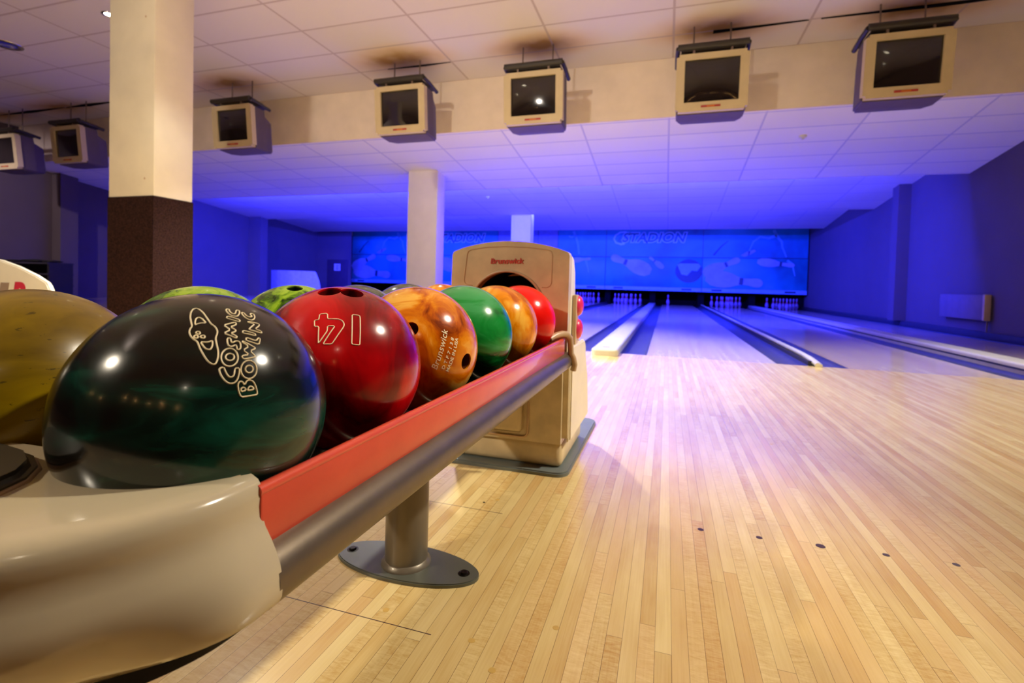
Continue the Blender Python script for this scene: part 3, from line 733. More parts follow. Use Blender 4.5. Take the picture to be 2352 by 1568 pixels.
# ------------------------------------------------------------------ ball return hood
hood = empty('ball_return_hood', (-0.505, 1.86, 0)); tag(hood, 'tan ball return hood with round opening and red lettering behind the balls', 'ball return hood')
def inhood(o): o.location = (0.505, -1.86, 0); return o
x0, x1 = -0.713, -0.300
def top_outline(xa, xb, zb, zs, za, n=14):
    P = [(xb, zb), (xb, zs-0.014), (xb-0.004, zs-0.004)]
    for k in range(n+1):
        t = k/n; x = xb-0.010-(xb-xa-0.02)*t; P.append((x, zs+(za-zs)*math.sin(PI*t)**0.8))
    P += [(xa+0.004, zs-0.004), (xa, zs-0.014), (xa-0.006, zb)]
    return P
b = MB(); b.prism(top_outline(x0+0.006, x1, 0.40, 0.722, 0.756), 'xz', 1.56, 1.60)
front = b.build('upper_front', M['hood'], None, 30)
c1 = MB().cyl((-0.508,1.4,0.525),(-0.508,1.9,0.525),0.129,72).build('c', M['black'])
carve(front, [c1]); smooth_by_angle(front.data, 30); front.parent = hood; inhood(front)
b = MB(); P = top_outline(x0+0.012, x1-0.004, 0.40, 0.718, 0.751); n = len(P)
secs = [(1.60, 1.0, 0), (1.66, 1.0, -0.004), (1.70, 0.99, -0.045), (1.735, 0.97, -0.13)]
R_ = []
for y, sc, dz in secs:
    R_.append([b.bm.verts.new(((p[0]+0.508)*sc-0.508, y, p[1]+(dz if p[1] > 0.6 else 0))) for p in P])
for a, c in zip(R_, R_[1:]):
    for i in range(n-1): b.bm.faces.new((a[i], c[i], c[i+1], a[i+1]))
b.bm.faces.new(R_[-1]); bmesh.ops.recalc_face_normals(b.bm, faces=b.bm.faces[:])
sh = inhood(b.build('side_shell', M['hoodside'], hood, 40)); sh['label'] = 'pale ivory rear shell'
b = MB(); b.lathe([(0.1300,0),(0.1300,0.002),(0.128,0.125),(0,0.125)], n=48, cap0=False, M=Matrix.Translation((-0.508,1.600,0.525)) @ Matrix.Rotation(-PI/2, 4, 'X')); inhood(b.build('opening_tunnel', M['black'], hood, 30))
pts = [(-0.508+0.131*math.cos(a), 1.559, 0.525+0.131*math.sin(a)) for a in [PI*(0.02+0.96*k/40) for k in range(41)]]
inhood(MB().tube(pts, 0.0045, n=10).build('opening_rim', M['trim'], hood, 60))
def rrect(xa, xb, za, zb, r, n=5):
    P = []
    for cx, cz, a0 in ((xb-r, zb-r, 0), (xa+r, zb-r, 90), (xa+r, za+r, 180), (xb-r, za+r, 270)):
        for k in range(n+1):
            a = math.radians(a0+90*k/n); P.append((cx+r*math.cos(a), cz+r*math.sin(a)))
    return P
P = [(-0.388,0.606),(-0.370,0.606),(-0.361,0.612),(-0.357,0.622),(-0.356,0.712),(-0.360,0.722),(-0.372,0.727),(-0.44,0.735),(-0.508,0.738),(-0.58,0.735),(-0.636,0.727),(-0.648,0.721),(-0.652,0.711),(-0.661,0.625),(-0.658,0.614),(-0.648,0.607),(-0.63,0.606)]
inhood(MB().tube([(p[0], 1.5598, p[1]) for p in P], 0.0016, n=6).build('panel_outline', M['trim'], hood, 60))
text_obj('logo_lettering', 'Brunswick', Matrix.Translation((-0.5675, 1.5585, 0.6805)) @ Rx @ Matrix.Rotation(math.radians(1.0), 4, 'Z') @ Matrix.Diagonal((1.13, 1, 1, 1)), M['redlogo'], hood, size=0.0240, extrude=0.0006, shear=0.12, offset=0.0008)
bpy.data.objects['logo_lettering'].location = (0.505, -1.86, 0)
# lower body
b = MB(); prl = [(1.572,0.095),(1.566,0.41),(1.575,0.425),(1.86,0.425),(1.885,0.40),(1.895,0.36),(1.955,0.26),(2.00,0.095)]
b.prism(prl, 'yz', x0+0.006, x1+0.004)
bmesh.ops.bevel(b.bm, geom=[e for e in b.bm.edges if abs(e.verts[0].co.x-e.verts[1].co.x) < 1e-6], offset=0.018, segments=4, affect='EDGES')
inhood(b.build('lower_body', M['hood'], hood, 30))
b = MB(); b.prism([(1.60,0.10),(1.60,0.415),(1.85,0.415),(1.875,0.39),(1.885,0.355),(1.945,0.26),(1.985,0.10)], 'yz', x1+0.001, x1+0.012)
bmesh.ops.bevel(b.bm, geom=[e for e in b.bm.edges if all(v.co.x > x1+0.01 for v in e.verts)], offset=0.006, segments=3, affect='EDGES')
o = inhood(b.build('side_panel', M['hoodside'], hood, 30)); o['label'] = 'pale ivory side panel'
b = MB(); b.box(x0+0.105, x1-0.142, 1.552, 1.572, 0.125, 0.40, bev=0.014, seg=4); inhood(b.build('recess_panel', M['hood'], hood))
inhood(MB().tube([(p[0], 1.568, p[1]) for p in rrect(x0+0.088, x1-0.125, 0.108, 0.43, 0.02)], 0.004, closed=True, n=6).build('recess_frame', M['trim'], hood, 60))
b = MB(); b.box(x0+0.02, x1-0.012, 1.585, 1.97, 0.012, 0.098, bev=0.02, seg=3); inhood(b.build('plinth', M['hood'], hood))
P = []
for cx, cy, a0 in ((-0.300-0.03+0.0, 2.20, 0), (-0.72+0.03, 2.20, 90), (-0.72+0.03, 1.583, 180), (-0.300-0.03, 1.583, 270)):
    for k in range(6):
        a = math.radians(a0+18*k); P.append((cx+0.045*math.cos(a), cy+0.045*math.sin(a)))
b = MB(); b.prism(P, 'xy', 0.0, 0.014); bmesh.ops.bevel(b.bm, geom=[e for e in b.bm.edges if all(v.co.z > 0.013 for v in e.verts)], offset=0.004, segments=2, affect='EDGES')
inhood(b.build('foot_plate', M['foot'], hood))
st = inhood(MB().box(x1-0.003, x1+0.010, 1.650, 1.705, 0.415, 0.583, bev=0.003).build('disc_strip', M['trim'], hood))
for z, r in ((0.545, 0.036), (0.465, 0.036)):  # plain pink discs standing in for ball edges beyond the hood
    o = MB().lathe([(r,0),(r*0.97,0.006),(r*0.8,0.014),(r*0.4,0.019),(0,0.020)], n=28, M=Matrix.Translation((x1+0.006, 1.70, z)) @ Matrix.Rotation(PI/2, 4, 'Y')).build('pink_disc', M['pinkdisc'], st, 60)
    o.location = (0, 0, 0)

# ------------------------------------------------------------------ ball rack
XC = -0.5275
rack = empty('ball_rack', (XC, 0.945, 0)); tag(rack, 'long ball rack with red rail, grey tube, ivory nose and oval footed post', 'ball rack')
def inrack(o): o.location = (-XC, -0.945, 0); return o
def mir(x): return 2*XC-x
for sgn, nm in ((1, 'near'), (-1, 'far')):
    X = (lambda x: x) if sgn > 0 else mir
    a, c = sorted((X(-0.3065), X(-0.2985)))
    o = inrack(MB().box(a, c, 0.309, 1.515, 0.395, 0.444, bev=0.002).build('side_rail', M['rail'], rack)); o['label'] = 'glossy red painted side rail'
    o2 = MB().tube([(X(-0.3035), 0.309, 0.4445), (X(-0.3035), 1.515, 0.4445)], 0.0055, n=10).build('rounded_lip', M['rail'], o, 60)
    o = inrack(MB().tube([(X(-0.3065), 0.309, 0.3745), (X(-0.3065), 1.555, 0.3745)], 0.0275, n=36).build('rail_tube', M['steel'], rack, 60)); o['label'] = 'satin grey steel tube'
    # curved end bracket hooked over the rail end
    b = MB()
    path = [(X(-0.330),0.452,1.44),(X(-0.316),0.462,1.465),(X(-0.302),0.466,1.49),(X(-0.292),0.463,1.51),(X(-0.285),0.45,1.527),(X(-0.284),0.425,1.537),(X(-0.283),0.40,1.541),(X(-0.276),0.385,1.546),(X(-0.272),0.365,1.55),(X(-0.276),0.345,1.552)]
    b.tube([(p[0], p[2], p[1]) for p in path], 0.0095, n=12)
    inrack(b.build('end_bracket', M['trim'], rack, 60))
b = MB(); b.prism([(-0.745,0.44),(-0.745,0.372),(-0.31,0.372),(-0.31,0.44),(-0.313,0.44),(-0.313,0.376),(-0.742,0.376),(-0.742,0.44)], 'xz', 0.30, 1.545); inrack(b.build('trough', M['trough'], rack))
for x in (-0.468, -0.366, -0.696, -0.594+0.0):
    inrack(MB().tube([(x, 0.30, 0.3825), (x, 1.555, 0.3965)], 0.0075, n=12).build('support_rod', M['steel'], rack, 60))
# nose: moulded ivory cap around the end of the rack
half = [(-0.300,0.312),(-0.300,0.290),(-0.303,0.265),(-0.312,0.238),(-0.326,0.211),(-0.345,0.184),(-0.370,0.158),(-0.402,0.134),(-0.440,0.116),(-0.483,0.105),(XC,0.101)]
full = half+[(mir(x), y) for x, y in reversed(half[:-1])]
def smooth_curve(P, it=2):
    for _ in range(it):
        Q = [P[0]]
        for a, c in zip(P, P[1:]): Q += [(a[0]*.75+c[0]*.25, a[1]*.75+c[1]*.25), (a[0]*.25+c[0]*.75, a[1]*.25+c[1]*.75)]
        P = Q+[P[-1]]
    return P
full = smooth_curve(full)
nrm = []
for i, p in enumerate(full):
    a = Vector(full[max(i-1,0)]); c = Vector(full[min(i+1,len(full)-1)]); d_ = (c-a).normalized(); nrm.append(Vector((-d_.y, d_.x)) if False else Vector((d_.y, -d_.x)))
if nrm[0].x < 0: nrm = [-q for q in nrm]
profc = [(-0.020,0.4580),(-0.011,0.4565),(-0.005,0.4535),(-0.001,0.448),(0.0,0.441),(-0.0005,0.433),(0.000,0.425),(0.003,0.417),(0.009,0.408),(0.0135,0.400),(0.0175,0.391),(0.0200,0.381),(0.0207,0.372),(0.0200,0.364),(0.0170,0.3590),(0.010,0.3575)]
# the side swells out over the tube, the front tapers under like a hull
hull = [(-0.020,0.4580),(-0.011,0.4565),(-0.005,0.4535),(-0.001,0.448),(0.0,0.441),(-0.003,0.432),(-0.005,0.423),(-0.003,0.413),(0.000,0.404),(0.000,0.394),(-0.004,0.381),(-0.011,0.368),(-0.020,0.355),(-0.027,0.347),(-0.033,0.341),(-0.038,0.339)]
def hw(y):
    t = min(1, max(0, (0.285-y)/0.085)); return t*t*(3-2*t)
def cap_pt(i, p, q):
    w = hw(p[1]); off = profc[i][0]*(1-w)+hull[i][0]*w; z = profc[i][1]*(1-w)+hull[i][1]*w
    return (p[0]+q.x*off, p[1]+q.y*off, z)
b = MB(); rings = []
for i in range(len(profc)):
    rings.append([b.bm.verts.new(cap_pt(i, p, q)) for p, q in zip(full, nrm)])
for a, c in zip(rings, rings[1:]):
    for i in range(len(full)-1): b.bm.faces.new((a[i], a[i+1], c[i+1], c[i]))
# inner edge with two round notches that hold the first balls
def arc(cx, cy, r, a0, a1, n=22): return [(cx+r*math.cos(math.radians(a0+(a1-a0)*k/n)), cy+r*math.sin(math.radians(a0+(a1-a0)*k/n))) for k in range(n+1)]
NR = 0.1045
inner_r = [(-0.318, 0.312)] + arc(-0.408, 0.352, NR, -27, -142)
inner = inner_r+[(-0.507,0.291),(XC,0.292)]+[(mir(x), y) for x, y in reversed(inner_r+[(-0.507,0.291)])]
top_in = [b.bm.verts.new((x, y, 0.4580)) for x, y in inner]
lo_in = [b.bm.verts.new((x, y, 0.372)) for x, y in inner]
lo_out = rings[-1]
f = b.bm.faces.new(rings[0]+list(reversed(top_in)))
for i in range(len(inner)-1): b.bm.faces.new((top_in[i], top_in[i+1], lo_in[i+1], lo_in[i]))
b.bm.faces.new(lo_out+list(reversed(lo_in)))
for s_, e_ in ((0, 0), (-1, -1)):      # close the two rear ends
    col_o = [r[s_] for r in rings]
    b.bm.faces.new(col_o+[lo_in[e_], top_in[e_]])
bmesh.ops.triangulate(b.bm, faces=[f])
bmesh.ops.recalc_face_normals(b.bm, faces=b.bm.faces[:])
cap = inrack(b.build('nose_cap', M['plastic'], rack, 42)); cap['label'] = 'glossy ivory moulded plastic nose'
# dark recessed rim below the nose, pad on top
def inset(off, z0, z1, mat, nm):
    b = MB(); R2 = []
    for z in (0, 1):
        ring = []
        for p, q in zip(full, nrm):
            w = hw(p[1]); o_ = off-0.030*w; ring.append(b.bm.verts.new((p[0]+q.x*o_, p[1]+q.y*o_, (z1 if z else z0)-0.016*w)))
        R2.append(ring)
    b.bm.faces.new(R2[0]); b.bm.faces.new(list(reversed(R2[1])))
    for i in range(len(full)-1): b.bm.faces.new((R2[0][i], R2[0][i+1], R2[1][i+1], R2[1][i]))
    b.bm.faces.new((R2[0][-1], R2[0][0], R2[1][0], R2[1][-1]))
    bmesh.ops.recalc_face_normals(b.bm, faces=b.bm.faces[:]); return inrack(b.build(nm, mat, rack))
inset(-0.006, 0.340, 0.3580, M['rubber'], 'lower_rim')
pd = [(XC+x, 0.222+y) for x, y in [(0.095,-0.012),(0.082,0.016),(0.062,0.034),(0.035,0.046),(0.0,0.050)]]
pd = pd+[(mir(x), y) for x, y in reversed(pd[:-1])]
pd += [(XC-0.082,0.178),(XC-0.05,0.155),(XC,0.145),(XC+0.05,0.155),(XC+0.082,0.178)]
b = MB(); b.prism(pd, 'xy', 0.452, 0.468); bmesh.ops.bevel(b.bm, geom=[e for e in b.bm.edges if all(v.co.z > 0.467 for v in e.verts)], offset=0.006, segments=3, affect='EDGES')
inrack(b.build('top_pad', M['pad'], rack))
MB().tube([(p[0], p[1], 0.4575) for p in pd], 0.0028, closed=True, n=8).build('pad_rim', M['trim'], cap, 60)
# post and foot
PX, PY = -0.520, 0.945
inrack(MB().lathe([(0.0455,0.006),(0.0455,0.372)], o=(PX,PY,0), n=48).build('post', M['post'], rack, 60))
inrack(MB().lathe([(0.047,0.006),(0.0535,0.007),(0.0525,0.012),(0.047,0.017),(0.0455,0.019)], o=(PX,PY,0), n=48).build('weld_collar', M['post'], rack, 60))
b = MB(); n = 64; A = [(PX+0.167*math.cos(2*PI*k/n), PY+0.068*math.sin(2*PI*k/n)) for k in range(n)]
b.prism(A, 'xy', 0.0, 0.008); bmesh.ops.bevel(b.bm, geom=[e for e in b.bm.edges if all(v.co.z > 0.007 for v in e.verts)], offset=0.002, segments=2, affect='EDGES')
bp = inrack(b.build('foot_plate', M['plate'], rack))
for sx in (-1, 1):
    MB().lathe([(0.0,0.0125),(0.0065,0.0125),(0.008,0.010),(0.0082,0.0085),(0.0125,0.0083),(0.0128,0.007)], o=(PX+sx*0.135, PY, 0), n=20).build('bolt', M['bolt'], bp, 40)

# ------------------------------------------------------------------ bowling balls
RB = 0.108
def ball(name_lb, c, mat, holes=(), hole_mat=None, rot=None):
    b = MB(); bmesh.ops.create_uvsphere(b.bm, u_segments=96, v_segments=64, radius=RB)
    o = b.build('bowling_ball', mat, None, 80); o.location = c
    if holes:
        cut = []
        for d, r in holes:
            d = Vector(d).normalized(); k = MB().cyl(d*(RB-0.035), d*(RB+0.02), r, 40).build('c', mat); k.location = c; cut.append(k)
        carve(o, cut); me = o.data
        for p in me.polygons: p.use_smooth = True
        nn = []
        for p in me.polygons:
            outer = p.center.length > RB*0.985 and p.normal.dot(p.center.normalized()) > 0.9
            for li in p.loop_indices:
                v = me.vertices[me.loops[li].vertex_index].co
                nn.append(v.normalized() if outer and v.length > RB*0.995 else p.normal)
        me.normals_split_custom_set([tuple(q) for q in nn])
        for d, r in holes:
            d = Vector(d).normalized()
            MM = (d*(RB-0.034)).to_track_quat('Z', 'Y').to_matrix().to_4x4(); MM = Matrix.Translation(d*(RB-0.034)) @ MM
            MB().lathe([(0, 0), (r-0.0006, 0.0), (r-0.0006, 0.031)], n=32, M=MM, cap1=False).build('finger_hole', hole_mat or M['black'], o, 30)
    tag(o, name_lb, 'bowling ball', 'bowling balls on the rack')
    return o
def dens(P, step=0.03, closed=True):
    Q = []; n = len(P)
    for i in range(n if closed else n-1):
        a, c = P[i], P[(i+1) % n]; L = math.hypot(c[0]-a[0], c[1]-a[1]); m = max(1, int(L/step))
        Q += [(a[0]+(c[0]-a[0])*k/m, a[1]+(c[1]-a[1])*k/m) for k in range(m)]
    return Q
def chaikin(P):
    Q = []; n = len(P)
    for i in range(n):
        a, c = P[i], P[(i+1) % n]; L = math.hypot(c[0]-a[0], c[1]-a[1]); t = min(0.25, 0.012/max(L, 1e-6))
        Q += [(a[0]+(c[0]-a[0])*t, a[1]+(c[1]-a[1])*t), (c[0]+(a[0]-c[0])*t, c[1]+(a[1]-c[1])*t)]
    return Q
def frame_of(n):
    n = Vector(n).normalized(); a = Vector((0,0,1)).cross(n).normalized(); return n, a, n.cross(a)
def engrave(o, name, n, polys, r, mat, lb=None):
    n, a, w = frame_of(n); b = MB()
    for P in polys:
        b.tube([(n+a*x+w*y).normalized()*(RB+r*0.1) for x, y in dens(chaikin(P))], r, closed=True, n=6)
    q = b.build(name, mat, o, 60)
    if lb: q['label'] = lb
def engrave_text(o, name, n, body, p0, p1, ph, mat, stroke=0.0, spacing=1.0):
    """fit one line of lettering between p0 and p1 with cap height towards ph, wrapped on the ball"""
    n, a, w = frame_of(n)
    me = text_mesh(body, size=1.0, extrude=0.0, spacing=spacing, offset=stroke)
    xs = [v.co.x for v in me.vertices]; W = max(xs)-min(xs); xm = min(xs); H = 0.70
    p0, p1, ph = Vector(p0), Vector(p1), Vector(ph); ex = (p1-p0)/W; ey = (ph-p0)/H
    bm = bmesh.new(); bm.from_mesh(me)
    bmesh.ops.triangulate(bm, faces=bm.faces[:])
    for v in bm.verts:
        q = p0+ex*(v.co.x-xm)+ey*v.co.y; v.co = (n+a*q.x+w*q.y).normalized()*(RB+0.0004)
    bmesh.ops.recalc_face_normals(bm, faces=bm.faces[:])
    for f in bm.faces:
        if f.normal.dot(f.calc_center_median()) < 0: f.normal_flip()
    bm.to_mesh(me); bm.free(); me.materials.clear(); me.materials.append(mat)
    q = bpy.data.objects.new(name, me); COL.objects.link(q); q.parent = o
DARK_N= (0.7126,-0.3795,0.5901)
PLANET= [[(-0.1594,0.5542),(-0.1391,0.5275),(-0.1178,0.4545),(-0.1038,0.3787),(-0.0877,0.296),(-0.0655,0.261),(-0.0558,0.2222),(-0.059,0.1871),(-0.079,0.143),(-0.0806,0.087),(-0.0782,0.028),(-0.0849,-0.0213),(-0.0987,-0.0626),(-0.1138,-0.0816),(-0.1341,-0.0758),(-0.1559,-0.0482),(-0.1746,0.0042),(-0.1891,0.0581),(-0.1999,0.1299),(-0.2211,0.1539),(-0.237,0.1912),(-0.2421,0.2311),(-0.2344,0.266),(-0.216,0.292),(-0.2182,0.3429),(-0.2189,0.4188),(-0.2081,0.4927),(-0.1857,0.5492)],[(-0.1942,0.3038),(-0.1893,0.3522),(-0.1787,0.3865),(-0.1584,0.3986),(-0.1396,0.3765),(-0.1276,0.3417),(-0.1186,0.3113),(-0.1538,0.317),(-0.1795,0.3132)],[(-0.1794,0.1211),(-0.1527,0.1108),(-0.1271,0.1093),(-0.1039,0.1211),(-0.1039,0.0964),(-0.1113,0.0676),(-0.1252,0.0436),(-0.1421,0.0436),(-0.159,0.061),(-0.1703,0.0899)],[(-0.201,0.2188),(-0.1867,0.2275),(-0.1724,0.217),(-0.171,0.2026),(-0.1839,0.1938),(-0.1937,0.2043)],[(-0.2184,0.1796),(-0.2038,0.193),(-0.1895,0.1828),(-0.189,0.168),(-0.2011,0.1576),(-0.2132,0.167)],[(-0.1766,0.1732),(-0.1569,0.1812),(-0.1443,0.17),(-0.1481,0.1543),(-0.1628,0.1507),(-0.1714,0.1622)]]
COSMIC= [[(0.0598,0.5065),(0.0899,0.5187),(0.0836,0.4702),(0.0993,0.4252),(0.1245,0.4395),(0.148,0.5053),(0.1738,0.5045),(0.1623,0.4517),(0.1322,0.3967),(0.1061,0.3886),(0.0779,0.4019),(0.0618,0.4449)],[(0.0471,0.3904),(0.1354,0.338),(0.1229,0.3096),(0.0337,0.3579)],[(-0.0037,0.2708),(0.0855,0.3029),(0.0927,0.2904),(0.0854,0.2694),(0.0396,0.2493),(0.0711,0.215),(0.0697,0.1968),(0.0285,0.18),(0.0688,0.1448),(0.0579,0.1253),(-0.0183,0.183),(0.0353,0.2155)],[(-0.0031,0.1317),(0.0202,0.127),(0.0168,0.1018),(0.0226,0.0828),(0.0538,0.103),(0.0754,0.093),(0.0792,0.062),(0.0678,0.0237),(0.0449,0.0248),(0.0479,0.0482),(0.0427,0.0665),(0.015,0.0503),(-0.004,0.0577),(-0.0094,0.0852)],[(0.0423,-0.0429),(0.0363,-0.0653),(0.0255,-0.0848),(0.0111,-0.0994),(-0.0057,-0.1079),(-0.0231,-0.1095),(-0.0395,-0.104),(-0.0533,-0.0922),(-0.0632,-0.0751),(-0.0682,-0.0543),(-0.0679,-0.0318),(-0.0622,-0.0096),(-0.0517,0.0102),(-0.0373,0.0255),(-0.0205,0.0348),(-0.0028,0.037),(0.0139,0.0318),(0.028,0.0197),(0.038,0.0019),(0.0429,-0.0197)],[(0.0172,-0.0382),(0.0146,-0.0468),(0.0095,-0.0542),(0.0023,-0.0598),(-0.0061,-0.063),(-0.015,-0.0634),(-0.0235,-0.0611),(-0.0307,-0.0564),(-0.0361,-0.0495),(-0.039,-0.0413),(-0.0392,-0.0325),(-0.0366,-0.024),(-0.0316,-0.0166),(-0.0245,-0.0109),(-0.0161,-0.0077),(-0.0072,-0.0071),(0.0014,-0.0093),(0.0088,-0.0141),(0.0142,-0.021),(0.0171,-0.0293)],[(-0.0906,-0.1165),(-0.0621,-0.1099),(-0.0552,-0.1422),(-0.044,-0.1773),(-0.0285,-0.1949),(-0.0056,-0.1873),(0.004,-0.1597),(0.0101,-0.1263),(0.0404,-0.1292),(0.0312,-0.1784),(0.0159,-0.2185),(-0.0066,-0.2418),(-0.0377,-0.2428),(-0.0617,-0.2214),(-0.0831,-0.1797),(-0.0916,-0.1424)],[(0.1802,0.4676),(0.2034,0.4673),(0.2078,0.416),(0.2322,0.4003),(0.2666,0.4208),(0.2536,0.4456),(0.2668,0.4742),(0.2948,0.4718),(0.2869,0.416),(0.2617,0.3714),(0.2273,0.3483),(0.194,0.371),(0.1788,0.4152)],[(0.1924,0.3274),(0.2818,0.3137),(0.2869,0.2924),(0.2272,0.2347),(0.2782,0.2195),(0.2758,0.192),(0.1792,0.2208),(0.1796,0.2325),(0.2444,0.3008),(0.1956,0.3098)],[(0.1242,0.209),(0.2146,0.1797),(0.2127,0.1579),(0.115,0.1796)],[(0.1327,0.1354),(0.2034,0.1024),(0.2288,0.1385),(0.2435,0.1296),(0.2171,0.0676),(0.1239,0.1055)],[(0.0987,0.1022),(0.1813,0.0377),(0.1778,0.0285),(0.1352,0.0102),(0.1675,-0.0366),(0.1635,-0.0452),(0.0756,-0.0617),(0.0662,-0.0306),(0.1244,-0.0245),(0.0855,0.0171),(0.135,0.0492),(0.0939,0.0895)],[(0.1628,-0.1496),(0.1572,-0.1724),(0.1465,-0.1924),(0.1317,-0.2077),(0.1143,-0.2167),(0.0961,-0.2186),(0.0788,-0.2134),(0.0641,-0.2016),(0.0535,-0.1846),(0.0478,-0.1639),(0.0477,-0.1415),(0.053,-0.1195),(0.0634,-0.0998),(0.0778,-0.0844),(0.0949,-0.0747),(0.1132,-0.0719),(0.1307,-0.0764),(0.1457,-0.0878),(0.1567,-0.105),(0.1626,-0.1263)],[(0.1351,-0.1443),(0.1326,-0.1534),(0.1276,-0.1613),(0.1206,-0.1674),(0.1123,-0.171),(0.1035,-0.1718),(0.0951,-0.1697),(0.0879,-0.1649),(0.0826,-0.158),(0.0797,-0.1496),(0.0794,-0.1405),(0.0818,-0.1316),(0.0866,-0.1237),(0.0935,-0.1176),(0.1017,-0.1139),(0.1105,-0.113),(0.1189,-0.1149),(0.1263,-0.1196),(0.1317,-0.1265),(0.1348,-0.135)],[(0.0306,-0.3578),(0.0171,-0.3131),(0.0148,-0.2549),(0.0304,-0.2333),(0.0487,-0.2353),(0.0649,-0.2662),(0.0768,-0.2358),(0.1016,-0.2276),(0.1297,-0.2463),(0.1467,-0.2967),(0.1524,-0.3468),(0.1443,-0.3541)],[(0.0341,-0.2889),(0.0544,-0.2808),(0.0697,-0.2987),(0.0618,-0.311),(0.0356,-0.3146)],[(0.0817,-0.3001),(0.0977,-0.2779),(0.1171,-0.2827),(0.127,-0.3027),(0.1181,-0.3098),(0.0834,-0.3111)]]
RED_N= (0.4956,-0.6818,0.538)
NUM14= [[(-0.2222,0.2336),(-0.1353,0.2306),(-0.1289,0.1485),(-0.0191,0.143),(0.0164,0.1283),(0.0393,0.0999),(0.0461,0.0681),(0.0386,0.0368),(-0.0767,-0.1617),(-0.1688,-0.1572),(-0.0485,0.0526),(-0.1262,0.0567),(-0.1271,-0.0058),(-0.2177,-0.152),(-0.2192,0.0602),(-0.2668,0.0628),(-0.2738,0.1514),(-0.2252,0.1497)],[(0.1321,0.2159),(0.2163,0.212),(0.2225,0.1918),(0.2188,-0.1724),(0.1292,-0.1647)]]
OR_N= (0.781,-0.6144,0.1123)
B = {
 'dark': ball_mat('teal_black_resin', [(0.0, srgb(9,7,5)), (0.45, srgb(16,12,8)), (0.64, srgb(12,34,26)), (0.80, srgb(18,76,58)), (1.0, srgb(12,22,17))], tight=0.6, scale=5, dist=3, stretch=(1.0,1.0,4.0), rot=(0.45,0.5,0), seed=2.7, rough=0.17),
 'olive': ball_mat('olive_gold_resin', [(0.2, srgb(84,62,0)), (0.5, srgb(140,112,0)), (0.8, srgb(176,146,0))], scale=7, stretch=(1,1,1.6), rot=(0.6,0,0.4), seed=2, rough=0.3, tight=0.8, marks=srgb(34,28,6)),
 'red': ball_mat('crimson_resin', [(0.25, srgb(120,0,4)), (0.5, srgb(196,2,10)), (0.75, srgb(222,16,24))], scale=5, stretch=(2,2,0.7), seed=3, rough=0.18),
 'orange': ball_mat('amber_pearl_resin', [(0.26, srgb(128,48,2)), (0.42, srgb(196,92,4)), (0.6, srgb(230,138,8)), (0.8, srgb(250,190,80))], scale=8, dist=5, seed=4, rough=0.16),
 'green': ball_mat('deep_green_resin', [(0.3, srgb(0,30,10)), (0.47, srgb(4,84,30)), (0.62, srgb(20,140,52)), (0.78, srgb(60,160,90))], scale=5, stretch=(1,1,3), rot=(0.2,0.8,0), seed=5, rough=0.18),
 'orange2': ball_mat('golden_orange_resin', [(0.3, srgb(190,90,4)), (0.5, srgb(236,142,6)), (0.72, srgb(250,186,70))], scale=6, stretch=(2.4,2.4,0.9), rot=(0,0.5,0), seed=6, rough=0.16),
 'red2': ball_mat('bright_red_resin', [(0.3, srgb(200,8,6)), (0.6, srgb(244,24,12)), (0.8, srgb(250,60,30))], scale=3, seed=7, rough=0.16),
 'lime': ball_mat('lime_marble_resin', [(0.32, srgb(24,52,2)), (0.46, srgb(78,120,6)), (0.6, srgb(132,176,24)), (0.75, srgb(160,196,50))], scale=13, dist=4, seed=8, rough=0.18),
 'grey': ball_mat('grey_olive_resin', [(0.3, srgb(60,66,52)), (0.6, srgb(112,118,96)), (0.8, srgb(140,146,120))], scale=6, seed=9, rough=0.2),
}
M['redhole'] = plain('dark_red_bore', srgb(96,6,8), 0.3, coat=0.4)
M['ambhole'] = plain('brown_bore', srgb(90,40,6), 0.4)
M['limehole'] = plain('dark_green_bore', srgb(20,34,6), 0.4)
dk = ball('biggest ball in the picture, near black with teal swirls and a cream planet drawing', (-0.408,0.350,0.4888), B['dark'])
engrave(dk, 'planet_drawing', DARK_N, PLANET, 0.00066, M['cream_line'])
engrave(dk, 'outlined_lettering', DARK_N, COSMIC, 0.00066, M['cream_line'])
rd = ball('crimson ball numbered 14 with two finger holes, beside the near black ball', (-0.4187,0.5661,0.4959), B['red'], [((0.0686,-0.3071,0.9492),0.0145),((0.2909,-0.1799,0.9397),0.0145)], M['redhole'])
engrave(rd, 'outlined_number', RED_N, NUM14, 0.00074, M['cream_line'])
og = ball('amber marbled ball with small cream lettering behind the crimson one', (-0.4195,0.7825,0.4963), B['orange'], [((0.3567,-0.8458,0.3968),0.0115),((0.9724,-0.1963,-0.1259),0.0135)], M['ambhole'])
engrave_text(og, 'maker_lettering', OR_N, 'Brunswick', (-0.1087,-0.3222), (0.0887,0.2687), (-0.1976,-0.2695), M['cream_line'], spacing=1.05, stroke=0.008)
engrave_text(og, 'serial_lettering', OR_N, 'D T F 7 1 3 8', (0.0145,-0.3249), (0.1825,0.1429), (-0.0323,-0.2985), M['cream_line'], stroke=0.02)
engrave_text(og, 'origin_lettering', OR_N, 'MADE IN USA', (0.0982,-0.376), (0.2703,0.1423), (0.0454,-0.3513), M['cream_line'], stroke=0.02)
ball('deep green ball with lighter swirls between two orange balls', (-0.4223,0.9989,0.4997), B['green'])
ball('golden orange ball between the deep green ball and the bright red ball', (-0.4221,1.2154,0.5008), B['orange2'])
ball('bright red ball nearest the opening of the tan hood', (-0.4216,1.4319,0.5022), B['red2'])
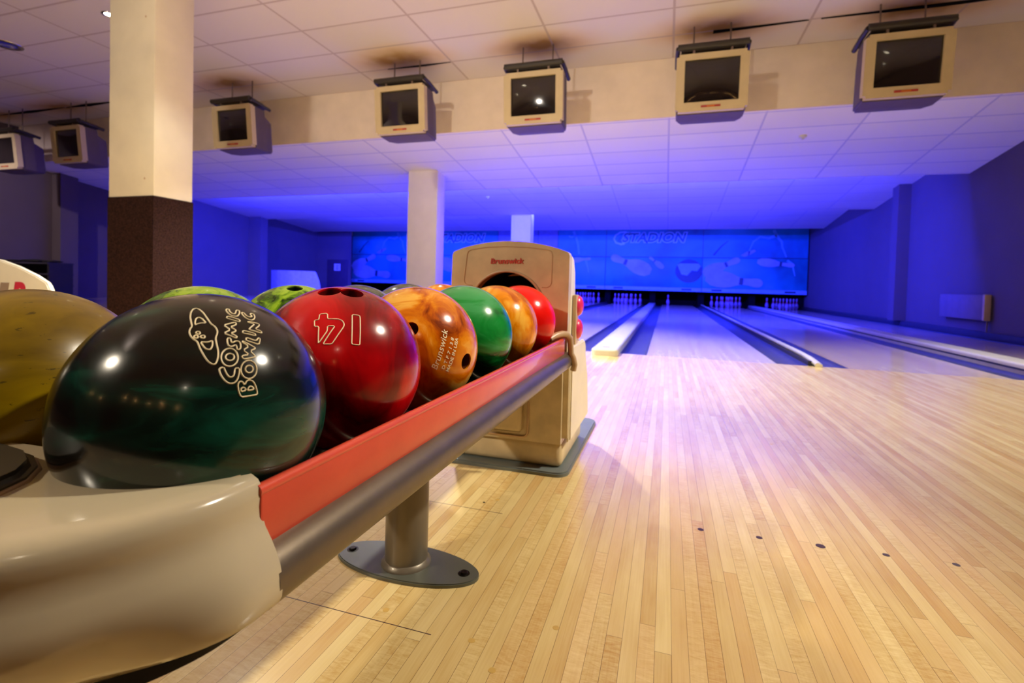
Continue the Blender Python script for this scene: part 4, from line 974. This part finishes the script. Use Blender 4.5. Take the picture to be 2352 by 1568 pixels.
yl = ball('worn olive gold ball at the left edge beside the near black ball', (-0.6466,0.3469,0.4863), B['olive'])
ball('lime ball showing only its crown above the near black ball', (-0.6598,0.5629,0.4901), B['lime'])
ball('lime marbled ball with a finger hole, behind the crimson ball', (-0.6786,0.7792,0.493), B['lime'], [((0.1966,-0.2454,0.9493),0.014)], M['limehole'])
ball('grey olive ball peeking out right behind the holes of the crimson ball', (-0.6894,0.9954,0.494), B['grey'])
ball('grey olive ball peeking out left of the amber ball crown', (-0.6822,1.2132,0.4993), B['grey'])
ball('orange ball peeking out between the amber ball and the green ball', (-0.6812,1.4296,0.5001), B['orange2'])

# ------------------------------------------------------------------ camera
cam = bpy.data.cameras.new('camera'); co = bpy.data.objects.new('camera', cam); COL.objects.link(co)
yaw, pitch, roll = 0.30368, 0.02589, 0.02731
fwd0 = Vector((-math.sin(yaw), math.cos(yaw), 0)); rt0 = Vector((math.cos(yaw), math.sin(yaw), 0)); up0 = Vector((0,0,1))
fw = fwd0*math.cos(pitch)-up0*math.sin(pitch); u1 = up0*math.cos(pitch)+fwd0*math.sin(pitch)
rt = rt0*math.cos(roll)+u1*math.sin(roll); up = u1*math.cos(roll)-rt0*math.sin(roll)
Mx = Matrix((rt, up, -fw)).transposed().to_4x4(); Mx.translation = (0, 0, 0.6135); co.matrix_world = Mx
cam.sensor_width = 36; cam.lens = 1136.05/2352*36; cam.shift_y = -102.275/2352; cam.clip_start = 0.02; cam.clip_end = 100
cam.dof.use_dof = True; cam.dof.focus_distance = 0.62; cam.dof.aperture_fstop = 7.0
scn.camera = co
scn.view_settings.view_transform = 'Standard'; scn.view_settings.look = 'None'; scn.view_settings.gamma = 1; scn.view_settings.use_curve_mapping = False
scn.view_settings.exposure = EXPO
scn.cycles.use_denoising = True
scn.cycles.max_bounces = 8; scn.cycles.diffuse_bounces = 5; scn.cycles.glossy_bounces = 4
scn.cycles.sample_clamp_indirect = 6; scn.cycles.caustics_reflective = False; scn.cycles.caustics_refractive = False
